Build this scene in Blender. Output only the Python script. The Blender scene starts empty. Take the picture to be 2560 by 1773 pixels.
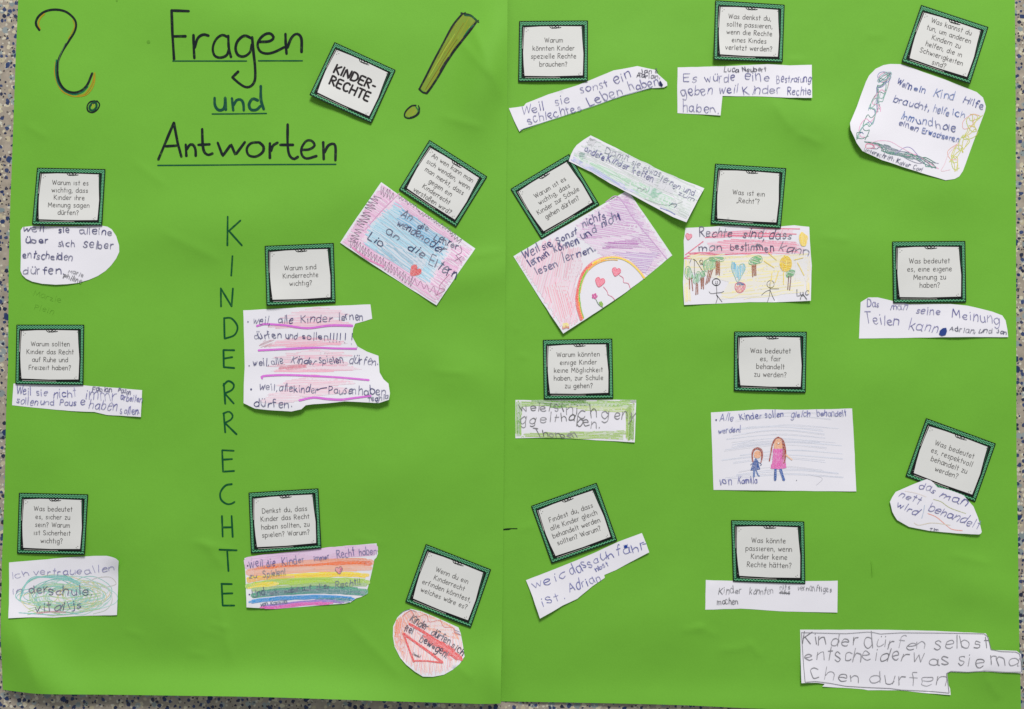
import bpy, math, random
import numpy as np
from mathutils import Vector
from mathutils.geometry import delaunay_2d_cdt
random.seed(7); rng = np.random.default_rng(7)
S = bpy.context.scene
COL = S.collection

# ------------------------------------------------------------------ camera
TILT = math.radians(1.75); DIST = 1.10; PXM = 0.0004      # one photo pixel is 0.4 mm on the floor
cam_d = bpy.data.cameras.new('camera'); cam = bpy.data.objects.new('camera', cam_d); COL.objects.link(cam)
cam_d.sensor_width = 36.0; cam_d.lens = 36.0 * DIST / (2560 * PXM); cam_d.clip_start = .01; cam_d.clip_end = 50
CY, CZ = -DIST * math.sin(TILT), DIST * math.cos(TILT)
cam.location = (0, CY, CZ); cam.rotation_euler = (TILT, 0, 0)
S.camera = cam
CT, ST = math.cos(TILT), math.sin(TILT)
def world(px, py, z):
    """photo position + height above floor -> real position on the floor plan (metres)"""
    px = np.asarray(px, float); py = np.asarray(py, float); z = np.asarray(z, float)
    dx = (px - 1280) * PXM / DIST; dy = -(py - 886.5) * PXM / DIST
    ry = dy * CT + ST; rz = dy * ST - CT
    t = (z - CZ) / rz
    return np.stack([dx * t, CY + ry * t, z + 0 * t], -1)

# ------------------------------------------------------------------ light: a bright hallway window beyond the top edge, soft room light
w = bpy.data.worlds.new('World'); S.world = w; w.use_nodes = True
bg = w.node_tree.nodes['Background']; bg.inputs[0].default_value = (.93, .97, 1.0, 1); bg.inputs[1].default_value = .33
ld = bpy.data.lights.new('window_light', 'AREA'); ld.shape = 'RECTANGLE'; ld.size = 1.5; ld.size_y = 1.3
ld.energy = 213; ld.color = (1.0, .975, .94)
lo = bpy.data.objects.new('window_light', ld); COL.objects.link(lo)
lo.location = (.5, 3.5, 3.2)
lo.rotation_euler = (Vector((-.05, 0, 0)) - Vector(lo.location)).to_track_quat('-Z', 'Y').to_euler()
S.view_settings.view_transform = 'Standard'; S.view_settings.look = 'None'; S.view_settings.exposure = 0; S.view_settings.gamma = 1
S.cycles.transparent_max_bounces = 48; S.cycles.max_bounces = 6

# ------------------------------------------------------------------ materials
def lin(c):
    c = np.asarray(c, float) / 255
    return tuple(np.where(c <= .04045, c / 12.92, ((c + .055) / 1.055) ** 2.4))
def newmat(name):
    m = bpy.data.materials.new(name); m.use_nodes = True
    nt = m.node_tree; b = nt.nodes['Principled BSDF']
    return m, nt, b
def N(nt, t, **k):
    n = nt.nodes.new(t)
    for a, v in k.items():
        if a.startswith('i_'):
            key = a[2:]; n.inputs[int(key) if key.isdigit() else key.replace('_', ' ')].default_value = v
        else: setattr(n, a, v)
    return n
def L(nt, a, b): nt.links.new(a, b)
def paper(name, rgb, rough=.85, mottle=.03, bump=.25, fibre=900, spec=.25):
    m, nt, b = newmat(name)
    tc = N(nt, 'ShaderNodeTexCoord')
    n1 = N(nt, 'ShaderNodeTexNoise', i_Scale=14.0, i_Detail=5.0, i_Roughness=.6)
    n2 = N(nt, 'ShaderNodeTexNoise', i_Scale=float(fibre), i_Detail=3.0)
    L(nt, tc.outputs['Object'], n1.inputs['Vector']); L(nt, tc.outputs['Object'], n2.inputs['Vector'])
    base = np.array(lin(rgb)) / .93
    add = N(nt, 'ShaderNodeMath', operation='ADD'); L(nt, n1.outputs[0], add.inputs[0]); L(nt, n2.outputs[0], add.inputs[1])
    mr = N(nt, 'ShaderNodeMapRange'); mr.inputs[1].default_value = .6; mr.inputs[2].default_value = 1.4
    L(nt, add.outputs[0], mr.inputs[0])
    mx = N(nt, 'ShaderNodeMix', data_type='RGBA')
    mx.inputs[6].default_value = (*np.clip(base * (1 - mottle), 0, 1), 1); mx.inputs[7].default_value = (*np.clip(base * (1 + mottle), 0, 1), 1)
    L(nt, mr.outputs[0], mx.inputs[0]); L(nt, mx.outputs[2], b.inputs['Base Color'])
    b.inputs['Roughness'].default_value = rough; b.inputs['Specular IOR Level'].default_value = spec
    bp = N(nt, 'ShaderNodeBump', i_Strength=bump, i_Distance=.0002)
    L(nt, n2.outputs[0], bp.inputs['Height'])
    n3 = N(nt, 'ShaderNodeTexNoise', i_Scale=28.0, i_Detail=2.0); L(nt, tc.outputs['Object'], n3.inputs['Vector'])
    bp2 = N(nt, 'ShaderNodeBump', i_Strength=.35, i_Distance=.0012); L(nt, n3.outputs[0], bp2.inputs['Height'])
    L(nt, bp2.outputs[0], bp.inputs['Normal']); L(nt, bp.outputs[0], b.inputs['Normal'])
    return m
M_GREEN = paper('green_poster_paper', (107, 172, 50), .7, .045, .35, 700, .3)
M_NOTE = paper('white_note_paper', (228, 226, 234), .85, .02)
M_CARD = paper('card_stock', (8, 72, 40), .6, .03)
M_PANEL = paper('card_panel_paper', (213, 213, 211), .8, .02)

def pigment(name, grain, base, lo_=.35, hi=.62, rough=.75, floor_=.25):
    """ink, marker or crayon on paper: each stroke brings its colour and its cover, the rest is the bare paper's own colour"""
    m, nt, b = newmat(name)
    at = N(nt, 'ShaderNodeAttribute', attribute_name='pigment')
    mx = N(nt, 'ShaderNodeMix', data_type='RGBA'); mx.inputs[6].default_value = (*[min(1, x / .93) for x in lin(base)], 1)
    L(nt, at.outputs['Color'], mx.inputs[7]); L(nt, mx.outputs[2], b.inputs['Base Color'])
    b.inputs['Roughness'].default_value = rough; b.inputs['Specular IOR Level'].default_value = .2
    if grain:
        tc = N(nt, 'ShaderNodeTexCoord')
        n = N(nt, 'ShaderNodeTexNoise', i_Scale=float(grain), i_Detail=3.0, i_Roughness=.65)
        L(nt, tc.outputs['Object'], n.inputs['Vector'])
        mr = N(nt, 'ShaderNodeMapRange'); mr.inputs[1].default_value = lo_; mr.inputs[2].default_value = hi
        mr.inputs[3].default_value = floor_
        L(nt, n.outputs[0], mr.inputs[0])
        mu = N(nt, 'ShaderNodeMath', operation='MULTIPLY'); L(nt, mr.outputs[0], mu.inputs[0]); L(nt, at.outputs['Alpha'], mu.inputs[1])
        L(nt, mu.outputs[0], mx.inputs[0])
    else:
        L(nt, at.outputs['Alpha'], mx.inputs[0])
    return m
PAPER_RGB, GREEN_RGB = (228, 226, 234), (107, 172, 50)
M_INK = pigment('pen_ink', 0, PAPER_RGB)
M_MARK = pigment('marker_ink', 220, GREEN_RGB, .2, .45, .5, .75)
M_HIGH = pigment('highlighter_ink', 220, PAPER_RGB, .2, .45, .5, .75)
M_CRAY = pigment('crayon_pigment', 1100, PAPER_RGB, .32, .56, floor_=.5)
M_PENCIL = pigment('pencil_on_green', 900, GREEN_RGB)
M_TEAR = pigment('torn_edge', 0, GREEN_RGB)
M_PRINT = pigment('printed_ink', 0, (212, 211, 207))

def floor_mat():
    m, nt, b = newmat('terrazzo')
    tc = N(nt, 'ShaderNodeTexCoord'); P = tc.outputs['Object']
    nd = N(nt, 'ShaderNodeTexNoise', i_Scale=260.0, i_Detail=1.5); L(nt, P, nd.inputs['Vector'])
    sc = N(nt, 'ShaderNodeVectorMath', operation='SCALE'); sc.inputs['Scale'].default_value = .0028
    sb = N(nt, 'ShaderNodeVectorMath', operation='SUBTRACT'); sb.inputs[1].default_value = (.5, .5, .5)
    L(nt, nd.outputs['Color'], sb.inputs[0]); L(nt, sb.outputs[0], sc.inputs[0])
    ad = N(nt, 'ShaderNodeVectorMath', operation='ADD'); L(nt, P, ad.inputs[0]); L(nt, sc.outputs[0], ad.inputs[1])
    nb = N(nt, 'ShaderNodeTexNoise', i_Scale=90.0, i_Detail=6.0, i_Roughness=.7); L(nt, P, nb.inputs['Vector'])
    cr = N(nt, 'ShaderNodeValToRGB')
    cr.color_ramp.elements[0].position = .3; cr.color_ramp.elements[0].color = (*[x / .93 for x in lin((138, 129, 117))], 1)
    cr.color_ramp.elements[1].position = .7; cr.color_ramp.elements[1].color = (*[x / .93 for x in lin((172, 161, 147))], 1)
    L(nt, nb.outputs[0], cr.inputs[0]); cur = cr.outputs[0]
    for scale, c0, c1, rmin, rmax, keep, off in (
            (150, (176, 166, 140), (204, 196, 172), .18, .42, .45, 0), (120, (120, 132, 134), (150, 158, 158), .2, .5, .66, 3.1),
            (210, (186, 180, 164), (202, 198, 184), .15, .35, .6, 7.7), (165, (34, 38, 60), (58, 72, 112), .16, .40, .36, 5.3),
            (260, (52, 46, 50), (84, 76, 76), .12, .30, .6, 9.2), (95, (30, 42, 84), (44, 62, 104), .14, .34, .80, 2.2)):
        of = N(nt, 'ShaderNodeVectorMath', operation='ADD'); of.inputs[1].default_value = (off, off * .7, 0); L(nt, ad.outputs[0], of.inputs[0])
        v = N(nt, 'ShaderNodeTexVoronoi', voronoi_dimensions='2D', i_Scale=float(scale)); L(nt, of.outputs[0], v.inputs['Vector'])
        sp = N(nt, 'ShaderNodeSeparateColor'); L(nt, v.outputs['Color'], sp.inputs[0])
        r = N(nt, 'ShaderNodeMapRange'); r.inputs[3].default_value = rmin; r.inputs[4].default_value = rmax; L(nt, sp.outputs[0], r.inputs[0])
        k = N(nt, 'ShaderNodeMath', operation='GREATER_THAN'); k.inputs[1].default_value = keep; L(nt, sp.outputs[1], k.inputs[0])
        d = N(nt, 'ShaderNodeMath', operation='SUBTRACT'); L(nt, r.outputs[0], d.inputs[0]); L(nt, v.outputs['Distance'], d.inputs[1])
        e = N(nt, 'ShaderNodeMapRange'); e.inputs[1].default_value = 0; e.inputs[2].default_value = .05; L(nt, d.outputs[0], e.inputs[0])
        f = N(nt, 'ShaderNodeMath', operation='MULTIPLY'); L(nt, e.outputs[0], f.inputs[0]); L(nt, k.outputs[0], f.inputs[1])
        c = N(nt, 'ShaderNodeMix', data_type='RGBA'); c.inputs[6].default_value = (*[x / .93 for x in lin(c0)], 1); c.inputs[7].default_value = (*[x / .93 for x in lin(c1)], 1)
        L(nt, sp.outputs[2], c.inputs[0])
        mx = N(nt, 'ShaderNodeMix', data_type='RGBA'); L(nt, f.outputs[0], mx.inputs[0]); L(nt, cur, mx.inputs[6]); L(nt, c.outputs[2], mx.inputs[7])
        cur = mx.outputs[2]
    L(nt, cur, b.inputs['Base Color']); b.inputs['Roughness'].default_value = .45; b.inputs['Specular IOR Level'].default_value = .3
    return m
M_FLOOR = floor_mat()

# ------------------------------------------------------------------ mesh helpers
def tag(o, label=None, cat=None, group=None, kind=None):
    for k, v in (('label', label), ('category', cat), ('group', group), ('kind', kind)):
        if v: o[k] = v
    return o
def obj(name, co, faces, mat, parent=None, smooth=True, cols=None, origin=None, flat_from=None):
    co = np.asarray(co, float)
    if parent is not None: origin = np.array(parent.location)
    elif origin is None: origin = co.mean(0)
    me = bpy.data.meshes.new(name); me.from_pydata((co - origin).tolist(), [], [list(map(int, f)) for f in faces])
    me.materials.append(mat)
    if smooth:
        sm = np.ones(len(me.polygons), bool)
        if flat_from is not None: sm[flat_from:] = False
        me.polygons.foreach_set('use_smooth', sm)
    if cols is not None:
        a = me.color_attributes.new('pigment', 'FLOAT_COLOR', 'POINT'); a.data.foreach_set('color', np.asarray(cols, float).ravel())
    me.update()
    o = bpy.data.objects.new(name, me); COL.objects.link(o)
    if parent is not None: o.parent = parent
    else: o.location = origin.tolist()
    return o
def thicken(co, faces, t):
    """close a draped sheet with an underside and cut edges; returns co, faces, index of first edge face"""
    co = np.asarray(co); n = len(co)
    cnt = {}
    for f in faces:
        for a, b in zip(f, list(f[1:]) + [f[0]]): cnt[(a, b)] = 1
    be = [e for e in cnt if (e[1], e[0]) not in cnt]
    low = co.copy(); low[:, 2] -= t
    allf = list(faces); k = len(allf)
    out = [co, low]; allf += [[i + n for i in reversed(f)] for f in faces]
    m = 2 * n
    for a, b in be:
        out.append(np.stack([co[a], co[b], low[b], low[a]])); allf.append([m, m + 3, m + 2, m + 1]); m += 4
    return np.concatenate(out), allf, k
def catmull(p, closed=False, n=8):
    p = np.asarray(p, float)
    if len(p) < 3: return p
    q = np.vstack([p[-1], p, p[0], p[1]]) if closed else np.vstack([2 * p[0] - p[1], p, 2 * p[-1] - p[-2]])
    t = np.linspace(0, 1, n, endpoint=False)[:, None]; out = []
    for i in range(1, len(q) - 2):
        a, b, c, d = q[i - 1:i + 3]
        out.append(.5 * (2 * b + (c - a) * t + (2 * a - 5 * b + 4 * c - d) * t * t + (3 * b - a - 3 * c + d) * t ** 3))
    out.append(q[-2][None]); return np.vstack(out)
def resample(p, step):
    p = np.asarray(p, float); d = np.hypot(*np.diff(p, axis=0).T); s = np.r_[0, np.cumsum(d)]
    if s[-1] < 1e-6: return p[:1]
    n = max(2, int(s[-1] / step) + 1); u = np.linspace(0, s[-1], n)
    return np.stack([np.interp(u, s, p[:, 0]), np.interp(u, s, p[:, 1])], 1)
def fill_mesh(poly, step):
    """triangulate an outline (photo units) with inner points so that it can bend"""
    poly = np.asarray(poly, float); dense = []
    for i in range(len(poly)):
        a, b = poly[i], poly[(i + 1) % len(poly)]; m = max(1, int(np.hypot(*(b - a)) / (step * 1.3)))
        dense.append(a + (b - a) * np.linspace(0, 1, m, endpoint=False)[:, None])
    poly = np.vstack(dense)
    x0, y0 = poly.min(0); x1, y1 = poly.max(0)
    pts = [Vector(p) for p in poly]; n = len(pts)
    for iy, y in enumerate(np.arange(y0 + step / 2, y1, step)):
        for x in np.arange(x0 + step / 2 + (iy % 2) * step / 2, x1, step): pts.append(Vector((x, y)))
    r = delaunay_2d_cdt(pts, [], [list(range(n))], 1, 1e-5)
    co = np.array([v[:] for v in r[0]]); fs = []
    for f in r[2]:
        a, b, c = co[f[0]], co[f[1]], co[f[2]]
        ar = (b[0] - a[0]) * (c[1] - a[1]) - (b[1] - a[1]) * (c[0] - a[0])
        fs.append(list(f) if ar < 0 else list(reversed(f)))      # photo y points down: negative area faces up
    return co, fs

# ------------------------------------------------------------------ crops used while measuring the photo: origin, scale
F36 = 2305 / 640
CR = dict(A=(0, 0), B=(640, 0), C=(1280, 0), D=(1920, 0), E=(0, 400), F=(640, 400), G=(1240, 320), H=(1680, 400), I=(1920, 560),
          J=(0, 780), K=(520, 740), L=(1240, 740), M=(1700, 800), N=(1920, 980), O=(0, 1160), P=(540, 1180), Q=(1240, 1160),
          R=(1700, 1260), S=(1920, 1333), T=(860, 1333), U=(0, 1333))
def cv(c, pts):
    p = np.atleast_2d(np.asarray(pts, float))
    if c == 'V': return np.array([1700, 620]) + p / 6.403
    if c == 'X': return np.array([600, 1340]) + p / 6.403
    return np.array(CR[c]) + p / F36

# ------------------------------------------------------------------ how the poster sheets lie
def bump(px, py, x, y, rx, ry, rot, h):
    c, s = math.cos(math.radians(rot)), math.sin(math.radians(rot))
    u = ((px - x) * c + (py - y) * s) / rx; v = (-(px - x) * s + (py - y) * c) / ry
    return h * 1e-3 * np.exp(-(u * u + v * v))
def crease(px, py, x0, y0, x1, y1, wd, h):
    dx, dy = x1 - x0, y1 - y0; ln = math.hypot(dx, dy); dx /= ln; dy /= ln
    a = (px - x0) * dx + (py - y0) * dy; b = -(px - x0) * dy + (py - y0) * dx
    e = np.clip(np.minimum(a, ln - a) / (ln * .35) + .25, 0, 1)
    return h * 1e-3 * (e * e * (3 - 2 * e)) * np.exp(-np.sqrt((b / wd) ** 2 + .05))
BL = [(640, 1775, 560, 75, 2, 7.5), (60, 1640, 70, 170, -38, 4.2), (1130, 1680, 150, 80, 10, 3.0), (1215, 170, 60, 170, 16, 4.2),
      (1250, 1700, 40, 90, 0, 2.5), (560, 560, 340, 90, -8, 1.8), (260, 900, 240, 160, 10, 1.2), (980, 480, 180, 110, 20, 1.5),
      (1000, 1180, 220, 120, -15, 1.8), (330, 1330, 260, 130, 15, 1.6), (480, 1560, 160, 90, 30, 1.2), (700, 60, 300, 80, 5, 1.5),
      (150, 250, 120, 160, 0, 1.4), (1150, 930, 120, 60, 20, 1.2), (1190, 690, 120, 50, -14, 1.4), (120, 1120, 120, 100, 0, 1.0)]
CLs = [(475, 1352, 590, 1380, 7, .55), (505, 1348, 560, 1420, 9, .5), (545, 1500, 580, 1660, 9, .6), (520, 1560, 575, 1572, 6, .5), (500, 1575, 560, 1590, 5, .35),
       (395, 575, 560, 655, 14, .5), (1085, 655, 1265, 625, 10, .6), (1170, 40, 1262, 260, 14, .8), (1140, 90, 1235, 200, 9, .5), (1075, 925, 1180, 935, 6, .4),
       (860, 1545, 1010, 1700, 14, .6), (1140, 1660, 1180, 1700, 8, .5), (40, 1560, 100, 1730, 14, .7), (310, 1575, 360, 1590, 5, .35), (460, 1630, 525, 1640, 6, .35),
       (1100, 290, 1210, 320, 10, .5), (330, 400, 420, 470, 9, .3), (60, 310, 120, 345, 8, .4), (880, 1340, 960, 1360, 6, .3)]
BR = [(1800, 1775, 600, 50, 0, 1.8), (2480, 1650, 90, 80, 20, 2.2), (2490, 130, 140, 220, 0, 2.0), (2020, 300, 120, 70, 25, 1.8), (2140, 620, 160, 90, 10, 1.6),
      (2350, 470, 120, 70, 0, 1.2), (1600, 180, 160, 90, 0, 1.2), (1500, 1100, 180, 110, 0, 1.0), (2200, 950, 180, 100, 12, 1.4), (1620, 1560, 200, 90, -8, 1.2),
      (2150, 1330, 160, 120, 0, 1.2), (1850, 830, 140, 60, 0, 1.0), (2470, 1480, 130, 60, 20, 1.3), (2500, 900, 70, 200, 0, 1.4), (1420, 950, 120, 60, 0, .8)]
CRs = [(1965, 150, 2020, 150, 5, .6), (1930, 250, 1985, 330, 12, .7), (1990, 330, 2060, 362, 9, .7), (1868, 1600, 1905, 1645, 6, .7), (1790, 1628, 1875, 1618, 6, .6),
       (1700, 1578, 1760, 1568, 6, .6), (2178, 1400, 2180, 1440, 4, .5), (1270, 810, 1300, 828, 5, .5), (1285, 890, 1322, 893, 4, .4), (1285, 1107, 1310, 1115, 4, .5),
       (1740, 1568, 1800, 1590, 6, .4), (2370, 1385, 2480, 1410, 9, .6), (2465, 1690, 2500, 1750, 9, .8), (2455, 1690, 2490, 1650, 8, .6), (1290, 1330, 1340, 1310, 6, .5),
       (2160, 88, 2215, 88, 6, .4), (1750, 530, 1840, 560, 8, .3), (2050, 590, 2130, 600, 8, .5), (1730, 1572, 1770, 1562, 5, .5)]
def rip(px, py, k):
    return .42e-3 * (np.sin(px / 61 + k) * np.sin(py / 83 + 2 * k) + .7 * np.sin(px / 29 + py / 47 + k) * np.sin(py / 37 - k)) * .5
def hL(px, py):
    z = 1.9e-3 + rip(px, py, 1.3)
    for b in BL: z = z + 2.6 * bump(px, py, *b)
    for c in CLs: z = z + 2.0 * crease(px, py, *c)
    return np.maximum(z, .5e-3)
def hR(px, py):
    z = 0
    for b in BR: z = z + 2.3 * bump(px, py, *b)
    for c in CRs: z = z + 1.6 * crease(px, py, *c)
    f = np.clip((px - 1262) / 60, 0, 1); f = f * f * (3 - 2 * f)
    return 1.0e-3 + z * f + (rip(px, py, 4.1) + .1e-3) * f

fl = obj('floor', [(-3, -3, 0), (3, -3, 0), (3, 3, 0), (-3, 3, 0)], [(0, 1, 2, 3)], M_FLOOR, smooth=False, origin=np.zeros(3))
tag(fl, kind='structure')

def sheet(name, left, right, bottom, top_y, hf, label):
    lx = np.array(left, float); rx = np.array(right, float); bx = np.array(bottom, float)
    nu, nv = 170, 235
    u = np.linspace(0, 1, nu + 1); v = np.linspace(0, 1, nv + 1); Ug, Vg = np.meshgrid(u, v)
    ybl = 1760.0; yy = top_y + Vg * (ybl - top_y)
    X = np.interp(yy, lx[:, 1], lx[:, 0]) * (1 - Ug) + np.interp(yy, rx[:, 1], rx[:, 0]) * Ug
    yb = catmull(bx, n=10); Y = top_y + Vg * (np.interp(X, yb[:, 0], yb[:, 1]) - top_y)
    Z = hf(X, Y); co = world(X, Y, Z).reshape(-1, 3)
    faces = []
    for j in range(nv):
        for i in range(nu):
            a = j * (nu + 1) + i; faces.append([a, a + nu + 1, a + nu + 2, a + 1])
    co, faces, k = thicken(co, faces, .00028)
    o = obj(name, co, faces, M_GREEN, flat_from=k)
    return tag(o, label, 'poster board', 'green poster boards')
SHL = sheet('poster_sheet', [(46.5, -25), (45.8, 0), (40, 130), (34.7, 278), (29, 440), (26, 511), (21.7, 678), (20.6, 919), (15, 1058), (12.5, 1220), (8, 1354), (4.5, 1438), (4, 1500), (2, 1570), (2, 1640), (5, 1700), (7, 1760)],
            [(1269.5, -25), (1269, 0), (1268, 278), (1265, 542), (1262, 879), (1259, 1200), (1257, 1472), (1254, 1610), (1252, 1760)],
            [(0, 1723), (7, 1724.5), (50, 1730), (111, 1735.5), (278, 1737), (416, 1739), (640, 1742.5), (860, 1749.5), (1000, 1754), (1138, 1758), (1200, 1760), (1254, 1759), (1275, 1758)], -25, hL,
            'green poster board with the heading Fragen und Antworten and upright dark green letters')
SHR = sheet('poster_sheet', [(1236, -25), (1236, 1760)], [(2536.5, -25), (2537, 0), (2539, 222), (2540.5, 782), (2541, 1091), (2545, 1330), (2548, 1555), (2551, 1670), (2554, 1800)],
            [(1230, 1753), (1252, 1753.5), (1500, 1758), (1700, 1763), (1850, 1770), (2000, 1776), (2300, 1790), (2560, 1799)], -25, hR,
            'green poster board tucked under its neighbour, without heading, with a small tear at the seam')

# ------------------------------------------------------------------ strokes
class Ink:
    def __init__(s, hf, eps=.00014): s.hf = hf; s.eps = eps; s.P = []; s.F = []; s.C = []; s.Z = []; s.n = 0; s.k = 0
    def _add(s, p, f, rgb, a):
        s.P.append(p); s.F += [[i + s.n for i in g] for g in f]; s.n += len(p)
        c = np.empty((len(p), 4)); c[:, :3] = np.clip(np.array(lin(rgb)) / .93, 0, 1); c[:, 3] = a; s.C.append(c)
        s.Z.append(np.full(len(p), s.eps + min(s.k, 420) * .8e-6)); s.k += 1
    def line(s, pts, wd, rgb, a=1.0, smooth=True, closed=False, jit=0, vary=.12, taper=True):
        p = np.asarray(pts, float)
        if jit: p = p + rng.normal(0, jit, p.shape)
        if smooth and len(p) > 2: p = catmull(p, closed)
        elif closed: p = np.vstack([p, p[:1]])
        p = resample(p, max(1.6, min(5, wd * .9)))
        if len(p) < 2: return s.dot(p[0], wd / 2, rgb, a)
        t = np.gradient(p, axis=0); t /= np.maximum(np.hypot(t[:, 0], t[:, 1]), 1e-9)[:, None]
        nn = np.stack([-t[:, 1], t[:, 0]], 1); h = np.full(len(p), wd / 2)
        if vary and len(p) > 4: h *= 1 + vary * np.interp(np.arange(len(p)), np.linspace(0, len(p), 6), rng.uniform(-1, 1, 6))
        if taper:
            p = np.vstack([p[0] - t[0] * wd * .38, p, p[-1] + t[-1] * wd * .38]); nn = np.vstack([nn[0], nn, nn[-1]]); h = np.r_[h[0] * .45, h, h[-1] * .45]
        q = np.empty((2 * len(p), 2)); q[0::2] = p + nn * h[:, None]; q[1::2] = p - nn * h[:, None]
        s._add(q, [[2 * i, 2 * i + 1, 2 * i + 3, 2 * i + 2][::-1] for i in range(len(p) - 1)], rgb, a)
    def dot(s, c, r, rgb, a=1.0, ry=None):
        th = np.linspace(0, 2 * math.pi, 11)[:-1]; ry = ry or r
        q = np.stack([c[0] + r * np.cos(th), c[1] - ry * np.sin(th)], 1); s._add(q, [list(range(10))], rgb, a)
    def fill(s, poly, rgb, a=1.0, step=9, smooth=False):
        poly = catmull(poly, True)[:-1] if smooth else np.asarray(poly, float)
        co, fs = fill_mesh(poly, step); s._add(co, fs, rgb, a)
    def hatch(s, poly, ang, gap, wd, rgb, a=.6, wob=1.0, trim=.08, smooth=False, skip=0, cjit=10, tint=0):
        poly = catmull(poly, True)[:-1] if smooth else np.asarray(poly, float)
        if tint:
            c_ = poly.mean(0); s.fill(c_ + (poly - c_) * .93, rgb, tint * .42, step=10)
        d = np.array([math.cos(math.radians(ang)), math.sin(math.radians(ang))]); n = np.array([-d[1], d[0]])
        pu, pv = poly @ d, poly @ n
        v = pv.min() + gap * .5
        while v < pv.max():
            xs = []
            for i in range(len(poly)):
                j = (i + 1) % len(poly); a0, b0 = pv[i] - v, pv[j] - v
                if (a0 < 0) != (b0 < 0): xs.append(pu[i] + (pu[j] - pu[i]) * a0 / (a0 - b0))
            xs.sort()
            for x0, x1 in zip(xs[0::2], xs[1::2]):
                if x1 - x0 < 3 or random.random() < skip: continue
                l = x1 - x0; u0 = x0 + random.uniform(0, trim) * l; u1 = x1 - random.uniform(0, trim) * l
                m = max(3, int(l / 25)); us = np.linspace(u0, u1, m); vs = v + rng.normal(0, wob, m) * .5 + random.uniform(-wob, wob) * .6
                c = np.clip(np.array(rgb) + random.uniform(-cjit, cjit), 0, 255)
                s.line(us[:, None] * d + vs[:, None] * n, wd * random.uniform(.7, 1.25), c, a * random.uniform(.65, 1.1))
            v += gap * random.uniform(.7, 1.3)
    def zigzag(s, p0, p1, amp, period, wd, rgb, a=1, ang=90, jit=1.0):
        """scribble running from p0 to p1"""
        p0, p1 = np.array(p0, float), np.array(p1, float); l = np.hypot(*(p1 - p0)); d = (p1 - p0) / l
        r = math.radians(ang); n = np.array([d[0] * math.cos(r) - d[1] * math.sin(r), d[0] * math.sin(r) + d[1] * math.cos(r)])
        k = int(l / period * 2); q = [p0 + d * l * i / k + n * amp * (1 if i % 2 else -1) * random.uniform(.6, 1.1) for i in range(k + 1)]
        s.line(q, wd, rgb, a, jit=jit)
    def cut(s, name=None):
        s.cuts = getattr(s, 'cuts', [(0, None)]); s.cuts.append((len(s.P), name))
    def build(s, name, mat, parent, label=None, stuff=False):
        if not s.P: return None
        cuts = getattr(s, 'cuts', None)
        if cuts:
            ends = [c[0] for c in cuts[1:]] + [len(s.P)]; f0 = 0
            start = np.r_[0, np.cumsum([len(p) for p in s.P])]
            fi = np.array([f_[0] for f_ in s.F]); P_, F_, C_, Z_ = s.P, s.F, s.C, s.Z
            for (i0, nm), i1 in zip(cuts, ends):
                if i1 <= i0: continue
                lo_, hi_ = start[i0], start[i1]
                idx = np.nonzero((fi >= lo_) & (fi < hi_))[0]
                t = Ink(s.hf, s.eps); t.P, t.C, t.Z = P_[i0:i1], C_[i0:i1], Z_[i0:i1]; t.F = [[v - lo_ for v in F_[j]] for j in idx]
                t.build(nm or name, mat, parent, label)
            return None
        p = np.vstack(s.P); z = s.hf(p[:, 0], p[:, 1]) + np.concatenate(s.Z)
        o = obj(name, world(p[:, 0], p[:, 1], z), s.F, mat, parent, smooth=True, cols=np.vstack(s.C))
        if label: o['label'] = label
        if stuff: o['kind'] = 'stuff'
        return o

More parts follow.
